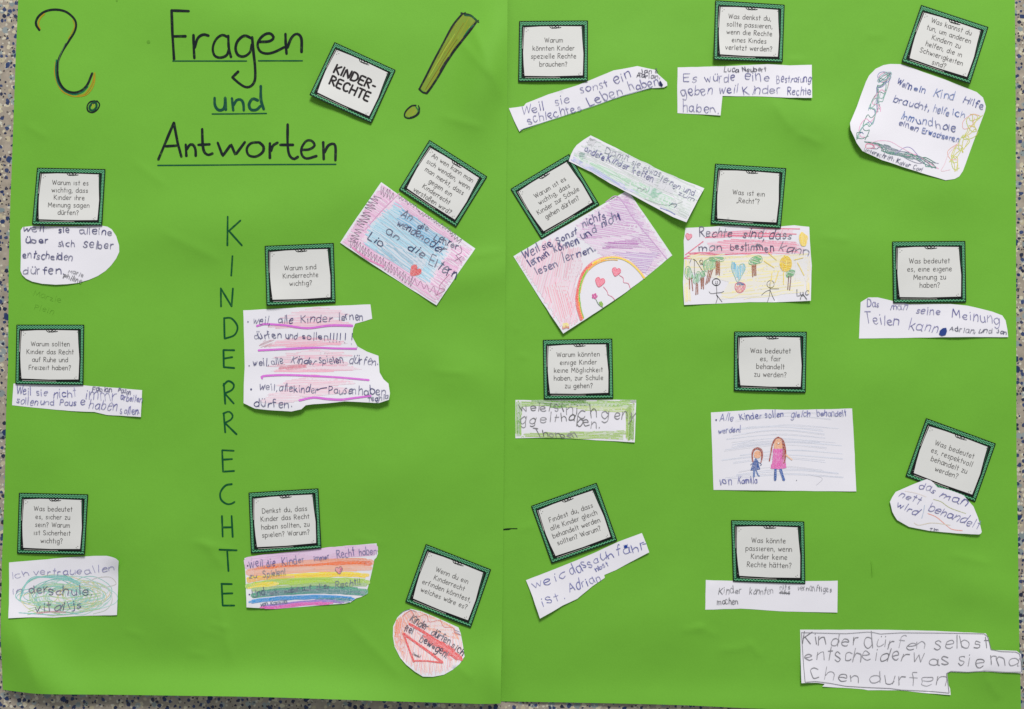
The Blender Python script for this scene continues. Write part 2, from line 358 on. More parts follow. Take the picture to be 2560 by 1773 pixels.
# ------------------------------------------------------------------ single-stroke alphabet: x-height 1, '~' curved, '@' closed, '*' dot
def G(w, *st): return (w, [(s[0], [tuple(map(float, q.split(','))) for q in s[1:].split()]) for s in st])
BOWL = '@.42,1 .12,.85 .02,.5 .12,.12 .4,0 .68,.2 .76,.55 .66,.88'
GL = {
 'a': G(.8, '@.42,1 .1,.8 .02,.45 .15,.08 .42,.02 .68,.25 .76,.6 .66,.9', '-.77,1.02 .78,.12 .88,0'), 'b': G(.76, '-0,1.6 0,0', '~0,.65 .3,1 .66,.85 .74,.45 .55,.05 .25,.02 0,.3'),
 'c': G(.66, '~.66,.85 .38,1 .08,.78 .02,.42 .18,.08 .45,0 .68,.16'), 'd': G(.8, '@.42,1 .1,.8 .02,.45 .15,.08 .42,.02 .68,.25 .76,.6 .66,.9', '-.77,1.6 .77,0'),
 'e': G(.74, '~.05,.5 .4,.52 .7,.6 .62,.9 .36,1 .08,.8 .02,.42 .18,.06 .45,0 .7,.15'), 'f': G(.5, '~.55,1.5 .38,1.62 .22,1.4 .2,.8 .2,0', '-0,.95 .48,.95'),
 'g': G(.8, '@.42,1 .1,.8 .02,.45 .15,.08 .42,.02 .68,.25 .76,.6 .66,.9', '~.77,1 .78,.2 .74,-.35 .45,-.58 .1,-.4'), 'h': G(.7, '-0,1.6 0,0', '~0,.55 .2,.92 .45,1 .66,.75 .68,0'),
 'i': G(.24, '-.12,1 .12,0', '*.12,1.38'), 'j': G(.3, '~.25,1 .25,-.2 .1,-.5 -.1,-.45', '*.25,1.38'), 'k': G(.66, '-0,1.6 0,0', '-.58,1 .02,.42', '-.2,.55 .66,0'),
 'l': G(.22, '-.11,1.6 .11,0'), 'm': G(1.1, '-0,1 0,0', '~0,.6 .2,.95 .42,.95 .52,.7 .53,0', '~.53,.6 .72,.95 .96,.95 1.08,.7 1.08,0'), 'n': G(.7, '-0,1 0,0', '~0,.55 .2,.92 .45,1 .66,.75 .68,0'),
 'o': G(.78, '@.4,1 .12,.85 .02,.5 .12,.12 .4,0 .66,.14 .76,.5 .66,.86'), 'p': G(.76, '-0,1 0,-.6', '~0,.65 .3,1 .66,.85 .74,.45 .55,.05 .25,.02 0,.3'), 'r': G(.48, '-0,1 0,0', '~0,.55 .18,.9 .48,.97'),
 's': G(.6, '~.56,.84 .35,1 .1,.86 .12,.62 .46,.42 .56,.18 .32,0 .03,.14'), 't': G(.5, '-.24,1.5 .26,0', '-0,1 .5,1'), 'u': G(.68, '~0,1 .01,.35 .15,.04 .4,.02 .64,.35', '-.66,1 .67,0'),
 'v': G(.66, '-0,1 .33,0 .66,1'), 'w': G(1.0, '-0,1 .26,0 .5,.85 .74,0 1,1'), 'x': G(.62, '-0,1 .62,0', '-.6,1 0,0'), 'y': G(.68, '-0,1 .36,.1', '-.68,1 .1,-.6'), 'z': G(.62, '-0,1 .6,1 0,0 .64,0'),
 'ß': G(.72, '~0,0 0,1.2 .2,1.58 .48,1.5 .5,1.15 .25,.88 .6,.65 .68,.3 .45,0 .22,.06'),
 'A': G(.95, '-0,0 .48,1.55 .95,0', '-.17,.5 .8,.5'), 'B': G(.85, '-0,1.55 0,0', '~0,1.55 .5,1.5 .62,1.15 .4,.85 .05,.82', '~.05,.82 .6,.78 .8,.4 .5,.03 0,0'), 'C': G(.9, '~.85,1.35 .5,1.55 .12,1.25 .02,.75 .2,.15 .55,0 .88,.2'),
 'D': G(.95, '-0,1.55 0,0', '~0,1.55 .5,1.5 .88,1.1 .9,.55 .6,.1 0,0'), 'E': G(.75, '-.75,1.55 0,1.55 0,0 .75,0', '-0,.8 .65,.8'), 'F': G(.7, '-.72,1.55 0,1.55 0,0', '-0,.8 .6,.8'),
 'H': G(.85, '-0,1.55 0,0', '-.85,1.55 .85,0', '-0,.8 .85,.8'), 'I': G(.14, '-.07,1.55 .07,0'), 'J': G(.6, '~.55,1.55 .55,.4 .4,.05 .15,0 0,.25'), 'K': G(.85, '-0,1.55 0,0', '-.78,1.5 .02,.7', '-.15,.8 .85,0'),
 'L': G(.7, '-0,1.55 0,0 .7,0'), 'M': G(1.15, '-0,0 .1,1.55 .58,.4 1.05,1.55 1.15,0'), 'N': G(.9, '-0,0 0,1.55 .88,0 .88,1.55'), 'P': G(.75, '-0,1.55 0,0', '~0,1.55 .5,1.52 .75,1.2 .55,.85 0,.75'),
 'R': G(.82, '-0,1.55 0,0', '~0,1.55 .5,1.52 .75,1.22 .55,.88 0,.78', '-.2,.78 .82,0'), 'S': G(.8, '~.75,1.3 .45,1.55 .1,1.35 .12,1 .6,.65 .75,.3 .4,0 .03,.22'), 'T': G(.9, '-0,1.55 .9,1.55', '-.45,1.55 .45,0'),
 'U': G(.85, '~0,1.55 .02,.5 .2,.06 .6,.03 .82,.4', '-.85,1.55 .85,0'), 'W': G(1.35, '-0,1.55 .35,0 .68,1.4 1.0,0 1.35,1.55'), 'Z': G(.8, '-0,1.55 .8,1.55 0,0 .8,0'),
 '.': G(.12, '*.06,.04'), ',': G(.2, '-.14,.12 .02,-.28'), '!': G(.16, '-.1,1.5 .07,.4', '*.06,.03'), '?': G(.7, '~.02,1.25 .2,1.52 .5,1.5 .64,1.2 .4,.85 .3,.4', '*.3,.04'),
 '-': G(.5, '-.05,.65 .5,.65'), '„': G(.36, '-.14,.15 .02,-.15', '-.36,.15 .24,-.15'), '“': G(.36, '-.02,1.3 .1,1.6', '-.24,1.3 .36,1.6'), ' ': G(.45), ':': G(.14, '*.07,.1', '*.07,.8'),
 '&': G(.7, '~.65,.3 .3,0 .05,.25 .5,1 .3,1.3 .12,1.05 .65,0'), ')': G(.3, '~0,1.5 .25,.8 0,0'),
}
GL['ı'] = (GL['i'][0], GL['i'][1][:1])
for a_, b_ in (('ä', 'a'), ('ö', 'o'), ('ü', 'u')):
    GL[a_] = (GL[b_][0], GL[b_][1] + [('*', [(.2, 1.38)]), ('*', [(.58, 1.38)])])
SP = .31
def text_width(t): return sum(GL[c][0] + SP for c in t) - SP
def word(ink, t, p0, p1, xh, wd, rgb, a=1.0, hand=1.0, slant=0.0, dots=True, bow=0.0):
    """letters of t spread from p0 to p1 along the baseline, x-height xh"""
    p0, p1 = np.array(p0, float).ravel(), np.array(p1, float).ravel()
    ln = np.hypot(*(p1 - p0)); d = (p1 - p0) / ln; up = np.array([d[1], -d[0]]); sx = ln / text_width(t)
    x = 0
    for c in t:
        wg, st = GL[c]
        jy, js, jr, jx = (random.gauss(0, .065) * hand, 1 + random.gauss(0, .09) * hand, random.gauss(0, .08) * hand + slant, random.gauss(0, .03) * hand)
        pr = random.uniform(.72, 1.12) if hand > .5 else 1.0; ca = a * (random.uniform(.72, 1.0) if hand > .5 else 1)
        for kind, pts in st:
            q = np.array(pts)
            if hand and kind != '*': q = q + rng.normal(0, .032 * hand, q.shape)
            yy = q[:, 1] * js + jy; xx = x + jx + q[:, 0] + yy * jr
            b = bow * 4 * (xx * sx / ln) * (1 - xx * sx / ln)
            P_ = p0 + np.outer(xx * sx, d) + np.outer(yy * xh + b, up)
            if kind == '*':
                if dots: ink.dot(P_[0], wd * .72, rgb, ca)
            else: ink.line(P_, wd * pr, rgb, ca, smooth=kind in '~@', closed=kind == '@', vary=.3 if hand > .5 else .12)
        x += wg + SP

# ------------------------------------------------------------------ marker writing on the left board
def on_sheet(name, c, strokes, wd, rgb, mat=None, a=1.0):
    k = Ink(hL, .00022)
    for s_ in strokes:
        sm = s_[0] == '~'; k.line(cv(c, s_[1]), wd / F36, rgb, a, smooth=sm)
    return k.build(name, mat or M_MARK, SHL)
BLK, DGR = (14, 24, 28), (4, 78, 42)
def bb(p): return [(x + 2305, y) for x, y in p]
LET = [ # heading word 1
 [('-', [(1545, 92), (1552, 300), (1567, 535)]), ('-', [(1545, 95), (1700, 101)]), ('-', [(1560, 328), (1672, 327)])],
 [('~', [(1742, 315), (1744, 420), (1750, 525)]), ('~', [(1754, 430), (1780, 345), (1830, 312), (1878, 322)])],
 [('~', [(2052, 335), (2000, 316), (1945, 355), (1916, 430), (1930, 498), (1980, 520), (2040, 498), (2062, 440)]), ('~', [(2055, 322), (2060, 430), (2080, 515)])],
 [('~', [(2265, 345), (2200, 322), (2140, 370), (2121, 440), (2145, 498), (2200, 508), (2250, 470), (2268, 400)]), ('~', [(2270, 335), (2280, 450), (2296, 600), (2295, 720), (2260, 775), (2210, 784), (2150, 748), (2092, 697)]), ('-', [(2092, 697), (2145, 645)])],
 [('~', bb([(32, 378), (120, 372), (158, 340), (130, 303), (80, 310), (32, 355), (14, 410), (40, 465), (100, 483), (170, 467), (255, 425)]))],
 [('~', bb([(265, 305), (268, 400), (275, 485)])), ('~', bb([(282, 430), (320, 340), (368, 305), (408, 345), (410, 470)]))],
 # word 3
 [('-', [(1425, 1438), (1565, 1105)]), ('-', [(1565, 1105), (1600, 1290), (1633, 1412)]), ('-', [(1490, 1318), (1588, 1312)])],
 [('~', [(1672, 1302), (1675, 1350), (1678, 1406)]), ('~', [(1682, 1345), (1710, 1303), (1742, 1308), (1760, 1350), (1762, 1405)])],
 [('~', [(1820, 1162), (1825, 1300), (1840, 1370), (1875, 1395), (1914, 1382)]), ('-', [(1785, 1305), (1888, 1300)])],
 [('-', [(1960, 1285), (2005, 1405), (2080, 1300), (2120, 1395), (2205, 1280)])],
 [('~', [(2330, 1282), (2260, 1290), (2222, 1340), (2240, 1398), (2305, 1410), (2365, 1370), (2372, 1320), (2335, 1283)])],
 [('~', bb([(125, 1290), (124, 1350), (125, 1425)])), ('~', bb([(135, 1360), (152, 1312), (195, 1285)]))],
 [('~', bb([(285, 1120), (285, 1300), (300, 1395), (340, 1432), (378, 1412)])), ('-', bb([(218, 1305), (335, 1305)]))],
 [('~', bb([(412, 1350), (480, 1345), (528, 1310), (500, 1268), (450, 1272), (408, 1340), (417, 1402), (460, 1428), (545, 1405)]))],
 [('~', bb([(605, 1280), (607, 1350), (610, 1435)])), ('~', bb([(616, 1375), (650, 1312), (698, 1295), (716, 1330), (715, 1445)]))]]
for s_ in LET: on_sheet('letter', 'A', s_, 24, BLK)
for s_ in [[('~', [(1932, 882), (1936, 950), (1965, 990), (2005, 988), (2025, 950), (2027, 880)]), ('-', [(2027, 885), (2033, 990)])],
           [('~', [(2088, 885), (2094, 940), (2100, 995)]), ('~', [(2102, 950), (2130, 903), (2168, 898), (2190, 930), (2195, 995)])],
           [('~', [(2322, 905), (2275, 890), (2242, 940), (2260, 988), (2310, 988), (2345, 955)]), ('~', [(2348, 775), (2350, 900), (2375, 985)])]]:
    on_sheet('letter', 'A', s_, 25, (6, 70, 54))
for s_ in [[(1555, 550), (2220, 550)], bb([(22, 548), (418, 548)]), [(1910, 1027), (2100, 1026), (2400, 1022)], [(1420, 1490), (1900, 1487), (2305, 1483), (3025, 1480)]]:
    on_sheet('underline', 'A', [('-', s_)], 12, (6, 78, 50))
for c, s_ in [('E', [('-', [(2050, 510), (2047, 770)]), ('-', [(2165, 545), (2060, 640)]), ('-', [(2062, 640), (2178, 770)])]),
              ('E', [('-', [(2093, 865), (2082, 1042)])]),
              ('E', [('-', [(1990, 1320), (1988, 1155)]), ('-', [(1990, 1160), (2085, 1318)]), ('-', [(2085, 1318), (2097, 1157)])]),
              ('J', [('-', [(2018, 60), (2022, 240)]), ('~', [(2015, 56), (2080, 56), (2130, 110), (2137, 160), (2105, 212), (2025, 240)])]),
              ('J', [('-', [(2110, 345), (2012, 343)]), ('-', [(2012, 343), (2015, 497)]), ('-', [(2015, 497), (2110, 505)]), ('-', [(2015, 420), (2092, 407)])]),
              ('J', [('-', [(2015, 645), (2028, 828)]), ('~', [(2010, 662), (2055, 622), (2104, 652), (2090, 700), (2020, 735)]), ('-', [(2025, 735), (2105, 825)])]),
              ('J', [('-', [(2014, 915), (2028, 1085)]), ('~', [(2010, 915), (2060, 898), (2094, 930), (2080, 968), (2024, 1000)]), ('-', [(2026, 1000), (2130, 1102)])]),
              ('J', [('-', [(2105, 1250), (2000, 1245)]), ('-', [(2000, 1245), (2008, 1438)]), ('-', [(2008, 1438), (2108, 1432)]), ('-', [(2005, 1330), (2090, 1325)])]),
              ('O', [('~', [(2088, 182), (2030, 195), (1985, 255), (1990, 320), (2040, 360), (2085, 358), (2112, 342)])]),
              ('O', [('-', [(1998, 468), (2005, 655)]), ('-', [(2085, 468), (2095, 658)]), ('-', [(2002, 572), (2090, 570)])]),
              ('O', [('-', [(1975, 772), (2132, 778)]), ('-', [(2045, 775), (2057, 965)])]),
              ('O', [('-', [(2088, 1082), (1992, 1080)]), ('-', [(1996, 1082), (2005, 1275)]), ('-', [(2005, 1275), (2110, 1275)]), ('-', [(2003, 1168), (2093, 1165)])])]:
    on_sheet('letter', c, s_, 16.5, DGR)
def Sx(mark, c, pts, wd, rgb, a=1.0, **k): mark.line(cv(c, pts), wd / F36, rgb, a, **k)
q = Ink(hL, .00022)     # question mark
Sx(q, 'A', [(500, 560), (492, 650), (512, 740), (560, 820), (640, 862), (700, 870), (770, 858), (820, 810), (850, 740), (853, 655)], 10, (166, 140, 28))
Sx(q, 'A', [(700, 862), (760, 850), (810, 790), (838, 730), (848, 670)], 14, (160, 128, 24), .9)
Sx(q, 'A', [(362, 262), (345, 215), (365, 160), (400, 125)], 11, (165, 135, 25))
Sx(q, 'A', [(655, 180), (672, 230), (655, 280), (615, 350)], 8, (150, 140, 30))
Sx(q, 'A', [(508, 540), (500, 640), (522, 750), (585, 825), (670, 850), (740, 830), (790, 780)], 12, (12, 100, 70))
Sx(q, 'A', [(335, 240), (330, 180), (372, 125), (440, 95)], 11, (14, 92, 66))
Sx(q, 'A', [(355, 272), (322, 215), (345, 150), (410, 102), (500, 87), (590, 105), (660, 160), (685, 215), (672, 285), (620, 370), (560, 465), (522, 560), (520, 680), (548, 765), (600, 818), (670, 835), (735, 815), (785, 765), (812, 705), (830, 660)], 20, BLK)
Sx(q, 'A', [(590, 390), (535, 520), (525, 640)], 7, (58, 76, 74), .8)
Sx(q, 'A', [(868, 912), (815, 915), (785, 955), (792, 1000), (835, 1013), (878, 985), (896, 940), (872, 908)], 12, BLK)
Sx(q, 'A', [(850, 905), (795, 935), (790, 990), (830, 1012), (885, 975), (893, 930), (860, 908)], 9, BLK)
Sx(q, 'A', [(850, 922), (812, 950), (808, 985), (838, 995), (868, 965), (865, 930)], 19, (10, 70, 48), closed=True)
for dx in (4, 18): Sx(q, 'A', [(826 + dx, 972), (830 + dx, 938)], 6, (168, 160, 36))
q.build('question_mark', M_MARK, SHL)
ef = Ink(hL, .00016); e = Ink(hL, .00038)     # exclamation mark: colouring, then its outline
body = cv('B', [(1862, 128), (1930, 135), (1985, 195), (1930, 270), (1850, 370), (1780, 460), (1715, 560), (1640, 690), (1575, 790), (1530, 832), (1478, 798), (1530, 690), (1600, 550), (1690, 380), (1770, 230)])
ef.fill(body, (122, 142, 46), .9, step=4)
ef.hatch(body, -62, 6.5, 2.2, (150, 134, 30), .85, wob=1.2, trim=.35)
ef.hatch(body, -58, 8, 1.6, (112, 84, 18), .9, wob=1.2, trim=.4, skip=.1)
ef.hatch(body, -60, 11, 1.6, (170, 176, 66), .7, wob=1.2, trim=.45, skip=.4)
Sx(e, 'B', [(1980, 205), (1920, 262), (1870, 330)], 10, (10, 110, 70)); Sx(e, 'B', [(1880, 135), (1940, 145), (1985, 185)], 16, (10, 80, 50))
Sx(e, 'B', [(1860, 122), (1770, 232), (1690, 380), (1600, 550), (1530, 690), (1472, 800)], 17, BLK)
Sx(e, 'B', [(1846, 116), (1870, 124), (1935, 138), (2005, 200)], 13, BLK); Sx(e, 'B', [(1886, 112), (1850, 135)], 8, BLK); Sx(e, 'B', [(1980, 210), (2005, 182)], 8, BLK)
Sx(e, 'B', [(1985, 195), (1930, 272), (1850, 372), (1780, 462), (1715, 562), (1640, 690), (1575, 790), (1538, 838)], 20, BLK)
Sx(e, 'B', [(1960, 225), (1900, 310), (1850, 372)], 18, (48, 34, 46)); Sx(e, 'B', [(1735, 520), (1700, 570), (1660, 640)], 18, (38, 30, 40))
Sx(e, 'B', [(1468, 800), (1500, 830), (1540, 842)], 15, BLK)
dotp = cv('B', [(1440, 960), (1465, 1000), (1440, 1045), (1380, 1060), (1345, 1040), (1360, 990), (1400, 958)])
ef.fill(dotp, (128, 150, 50), .8, step=4); ef.hatch(dotp, -55, 6, 2.0, (156, 134, 30), .9, trim=.2); Sx(e, 'B', [(1440, 962), (1460, 1000), (1435, 1040), (1385, 1058)], 9, (12, 110, 60))
Sx(e, 'B', [(1440, 950), (1400, 955), (1350, 1000), (1337, 1045), (1370, 1065), (1420, 1055), (1465, 1020), (1470, 970)], 13, BLK)
Sx(e, 'B', [(1462, 950), (1472, 990), (1440, 1035), (1380, 1064)], 9, BLK)
ef.build('exclamation_colouring', M_MARK, SHL); e.build('exclamation_mark', M_MARK, SHL)
f = Ink(hL, .0002)
word(f, 'Marzie', cv('E', (300, 1222)), cv('E', (545, 1288)), 10, 1.0, (62, 104, 36), .3); word(f, 'Plein', cv('E', (310, 1345)), cv('E', (475, 1390)), 10, 1.0, (62, 104, 36), .25)
f.build('pencil_writing', M_PENCIL, SHL, 'faint rubbed pencil writing')
f = Ink(hL, .0002); f.dot((371, 105), 4.5, (72, 120, 40), .6); f.cut(); f.dot((292, 1), 3, (80, 128, 44), .5); f.build('smudge_or_crease_shade', M_PENCIL, SHL)
f = Ink(hR, .0002)
f.line(cv('Q', [(66, 590), (100, 584), (135, 583), (190, 583)]), 2.6, (12, 40, 14), 1.0); f.line(cv('Q', [(66, 594), (110, 592), (130, 587)]), 2.0, (10, 34, 12), 1.0)
f.build('tear', M_TEAR, SHR)
f = Ink(hR, .0002)
f.line([(2179, 1402), (2181, 1424), (2180, 1442)], 4, (90, 152, 46), .25); f.build('smudge_or_crease_shade', M_PENCIL, SHR)  # darker stroke, shade of the small upright crease painted on

# ------------------------------------------------------------------ question cards
CARD_GROUP = 'printed question cards with chevron borders'
def item_h(hS, off, lifts):
    def h(px, py):
        z = hS(px, py) + off
        for (x, y, r, hh) in lifts: z = z + hh * 1e-3 * np.exp(-(((px - x) ** 2 + (py - y) ** 2) / (r * r)))
        return z
    return h
def card(corners, lines, label, lifts=(), off=.0009, bold=False, bottom=1.0, left=None, name='question_card', cat='question card'):
    tl, tr, br, bl = [np.array(c, float) for c in corners]; tl0, tr0, br0, bl0 = tl, tr, br, bl
    cx = np.mean([tl, tr, br, bl], 0); hS = hL if cx[0] < 1262 else hR
    def M(uv):
        uv = np.atleast_2d(np.asarray(uv, float)); u, v = uv[:, :1], uv[:, 1:]
        return (tl0 * (1 - u) + tr0 * u) * (1 - v) + (bl0 * (1 - u) + br0 * u) * v
    lf = list(lifts) + [(*(bl * .75 + br * .25), 55, bottom), (*(bl * .25 + br * .75), 55, bottom)]
    hf = item_h(hS, off, lf)
    # body
    n = 26; co = []; faces = []
    for j in range(n + 1):
        for i in range(n + 1): co.append(M((i / n, j / n))[0])
    co = np.array(co) + 0
    for j in range(n):
        for i in range(n): a = j * (n + 1) + i; faces.append([a, a + n + 1, a + n + 2, a + 1])
    W3 = world(co[:, 0], co[:, 1], hf(co[:, 0], co[:, 1])); W3, faces, k = thicken(W3, faces, .00025)
    o = obj(name, W3, faces, M_CARD, flat_from=k); tag(o, label, cat, CARD_GROUP)
    MINT = (108, 184, 138); DK = (9, 70, 40)
    ch = Ink(hf, .00006)
    def zz(v, u0, u1, amp, per=.0455, wd=1.6, rgb=MINT):
        m = int(round((u1 - u0) / per * 2)); us = np.linspace(u0, u1, m + 1)
        ch.line(M([(x, v + (amp if i % 2 else -amp)) for i, x in enumerate(us)]), wd, rgb, smooth=False, vary=0, taper=False)
    zz(.022, .012, .988, .012, wd=1.5); zz(.051, .012, .988, .012, wd=1.5); zz(.968, .012, .988, .012, wd=1.7)
    for v in np.arange(.08, .95, .0265):
        ch.line(M([(.012, v + .006), (.024, v - .008), (.038, v + .012)]), 1.7, MINT, smooth=False, vary=0, taper=False)
        ch.line(M([(.958, v - .010), (.972, v + .006), (.988, v - .008)]), 1.8, MINT, smooth=False, vary=0, taper=False)
    ch.build('chevron_border', M_PRINT, o)
    fr = Ink(hf, .00010); B_ = (16, 18, 18)
    for a, b in (((.002, .003), (.998, .003)), ((.998, .003), (.998, .997)), ((.998, .997), (.002, .997)), ((.002, .997), (.002, .003))):
        fr.line(M([a, b]), 2.0, B_, smooth=False, vary=0)
    P = lambda pts: np.vstack([M(p) for p in pts])
    outer = P([(.036, .093), (.06, .077), (.3, .070), (.7, .069), (.955, .072), (.958, .3), (.963, .55), (.95, .945), (.5, .948), (.05, .935), (.042, .6), (.034, .3)])
    fr.fill(outer, B_, 1, step=7)
    fr.build('border_line', M_PRINT, o)
    pn = Ink(hf, .0004); pn.eps = .00032
    inner = P([(.078, .104), (.3, .090), (.6, .088), (.910, .094), (.920, .3), (.938, .55), (.933, .80), (.929, .905), (.5, .915), (.088, .904), (.072, .72), (.062, .52), (.068, .3)])
    co2, f2 = fill_mesh(inner, 7)
    pz = world(co2[:, 0], co2[:, 1], hf(co2[:, 0], co2[:, 1]) + .00034); obj('panel', pz, f2, M_PANEL, o)
    dl = Ink(hf, .00042); dl.cut('border_thin_line')  # thin printed lines, pale and green, within the black border
    dl.line(M([(.062, .10), (.056, .3), (.050, .45)]), 1.0, (205, 200, 196), smooth=True); dl.cut('border_thin_line'); dl.line(M([(.10, .935), (.3, .938), (.6, .940)]), .8, (200, 196, 190))
    dl.cut('border_thin_line'); dl.line(M([(.925, .10), (.935, .25), (.948, .42)]), .8, (40, 110, 74))
    dl.cut('bow'); dl.line(M([(.44, .066), (.452, .104), (.49, .122), (.525, .098), (.505, .064), (.475, .088), (.51, .118), (.555, .116), (.580, .082), (.555, .064), (.53, .090), (.565, .116), (.61, .108)]), 2.0, B_)
    for u, v in ((.10, .12), (.128, .145), (.102, .172), (.903, .12), (.068, .868), (.895, .865), (.872, .885), (.886, .905)): dl.cut('dot'); dl.dot(M((u, v))[0], 1.15, (90, 88, 88), .85)
    dl.build('doodle_ornament', M_PRINT, o)
    tx = Ink(hf, .00046); m = len(lines); sp = .132 if not bold else .215
    wpx = np.hypot(*(tr - tl)); 
    for i, ln in enumerate(lines):
        v = .53 + (i - (m - 1) / 2) * sp + (.024 if not bold else .05)
        wu = text_width(ln.replace('i', 'ı')) * (0.0462 if not bold else 0.0966)
        a, b = M((.505 - wu / 2, v))[0], M((.505 + wu / 2, v))[0]
        word(tx, ln.replace('i', 'ı'), a, b, wpx * (.044 if not bold else .085), 1.4 if not bold else 4.9, (96, 94, 93) if not bold else (44, 40, 42), 1.0, hand=.25); tx.cut()
    tx.build('text_line', M_PRINT, o)
    return o
CD = [
 (('E', (335, 72)), ('E', (947, 85)), ('E', (917, 590)), ('E', (290, 582)), ['Warum ist es', 'wichtig, dass', 'Kinder ihre', 'Meinung sagen', 'dürfen?'], 'Warum ist es wichtig, dass Kinder ihre Meinung sagen dürfen?', [(85, 560, 45, 2.0)]),
 (('J', (150, 117)), ('J', (756, 117)), ('J', (748, 660)), ('J', (140, 650)), ['Warum sollten', 'Kinder das Recht', 'auf Ruhe und', 'Freizeit haben?'], 'Warum sollten Kinder das Recht auf Ruhe haben?', []),
 (('O', (172, 262)), ('O', (792, 276)), ('O', (760, 818)), ('O', (155, 806)), ['Was bedeutet', 'es, sicher zu', 'sein? Warum', 'ist Sicherheit', 'wichtig?'], 'Was bedeutet es, sicher zu sein?', [(212, 1388, 50, 1.8)]),
 (('F', (80, 776)), ('F', (698, 750)), ('F', (715, 1285)), ('F', (97, 1312)), ['Warum sind', 'Kinderrechte', 'wichtig?'], 'Warum sind Kinderrechte wichtig?', [(668, 765, 50, 2.6)]),
 (('P', (295, 188)), ('P', (920, 150)), ('P', (948, 688)), ('P', (317, 733)), ['Denkst du, dass', 'Kinder das Recht', 'haben sollten, zu', 'spielen? Warum?'], 'Denkst du, dass Kinder das Recht haben sollten, zu spielen?', []),
 (('T', (738, 100)), ('T', (1322, 328)), ('T', (1140, 850)), ('T', (553, 618)), ['Wenn du ein', 'Kinderrecht', 'erfinden könntest,', 'welches wäre es?'], 'Wenn du ein Kinderrecht erfinden könntest, welches wäre es?', []),
 (('F', (1562, -178)), ('F', (2080, 150)), ('F', (1800, 603)), ('F', (1288, 268)), ['An wen kann man', 'sich wenden, wenn', 'man merkt, dass', 'gegen ein', 'Kinderrecht', 'verstoßen wird?'], 'An wen kann man sich wenden? with six lines', []),
 (('C', (67, 192)), ('C', (682, 187)), ('C', (680, 730)), ('C', (58, 736)), ['Warum', 'könnten Kinder', 'spezielle Rechte', 'brauchen?'], 'Warum könnten Kinder spezielle Rechte brauchen?', []),
 (('C', (1832, 5)), ('D', (148, 45)), ('D', (130, 562)), ('C', (1818, 538)), ['Was denkst du,', 'sollte passieren,', 'wenn die Rechte', 'eines Kindes', 'verletzt werden?'], 'Was denkst du, sollte passieren, wenn Rechte verletzt werden?', [(1790, 150, 45, 3.0)]),
 (('D', (1380, 47)), ('D', (1983, 245)), ('D', (1818, 755)), ('D', (1205, 555)), ['Was kannst du', 'tun, um anderen', 'Kindern zu', 'helfen, die in', 'Schwierigkeiten', 'sind?'], 'Was kannst du tun, um anderen Kindern zu helfen?', [(2425, 205, 50, 2.2), (2255, 155, 40, 1.2)]),
 (('G', (133, 550)), ('G', (657, 237)), ('G', (930, 690)), ('G', (410, 1000)), ['Warum ist es', 'wichtig, dass', 'Kinder zur Schule', 'gehen dürfen?'], 'Warum ist es wichtig, dass Kinder zur Schule gehen dürfen?', []),
 (('H', (390, 35)), ('H', (1027, 76)), ('H', (978, 617)), ('H', (350, 575)), ['Was ist ein', '„Recht“?'], 'Was ist ein Recht?', []),
 (('I', (1120, 160)), ('I', (1775, 156)), ('I', (1783, 705)), ('I', (1130, 712)), ['Was bedeutet', 'es, eine eigene', 'Meinung zu', 'haben?'], 'Was bedeutet es, eine eigene Meinung zu haben?', []),
 (('L', (424, 398)), ('L', (1045, 386)), ('L', (1055, 922)), ('L', (433, 930)), ['Warum könnten', 'einige Kinder', 'keine Möglichkeit', 'haben, zur Schule', 'zu gehen?'], 'Warum könnten einige Kinder keine Möglichkeit haben?', []),
 (('M', (490, 106)), ('M', (1140, 108)), ('M', (1130, 655)), ('M', (488, 638)), ['Was bedeutet', 'es, fair', 'behandelt', 'zu werden?'], 'Was bedeutet es, fair behandelt zu werden?', []),
 (('N', (1425, 238)), ('N', (2050, 466)), ('N', (1865, 990)), ('N', (1240, 760)), ['Was bedeutet', 'es, respektvoll', 'behandelt zu', 'werden?'], 'Was bedeutet es, respektvoll behandelt zu werden?', []),
 (('Q', (318, 380)), ('Q', (905, 172)), ('Q', (1090, 690)), ('Q', (503, 896)), ['Findest du, dass', 'alle Kinder gleich', 'behandelt werden', 'sollten? Warum?'], 'Findest du, dass alle Kinder gleich behandelt werden sollten?', []),
 (('R', (462, 148)), ('R', (1117, 160)), ('R', (1127, 720)), ('R', (480, 698)), ['Was könnte', 'passieren, wenn', 'Kinder keine', 'Rechte hätten?'], 'Was könnte passieren, wenn Kinder keine Rechte hätten?', []),
]
for a, b, c, d, ln, lab, lf in CD:
    flat = 'respektvoll' in lab or 'Schule gehen' in lab
    card([cv(*a)[0], cv(*b)[0], cv(*c)[0], cv(*d)[0]], ln, 'green bordered card reading ' + lab, lf, bottom=.15 if flat else random.uniform(.5, 1.5))
card([cv('B', p)[0] for p in ((708, 382), (1255, 632), (1036, 1108), (483, 856))], ['KINDER-', 'RECHTE'], 'tilted green bordered card with bold capitals KINDER-RECHTE beside the exclamation mark', [(775, 240, 50, 3.0)], bold=True, bottom=2.0, name='title_card', cat='title card')

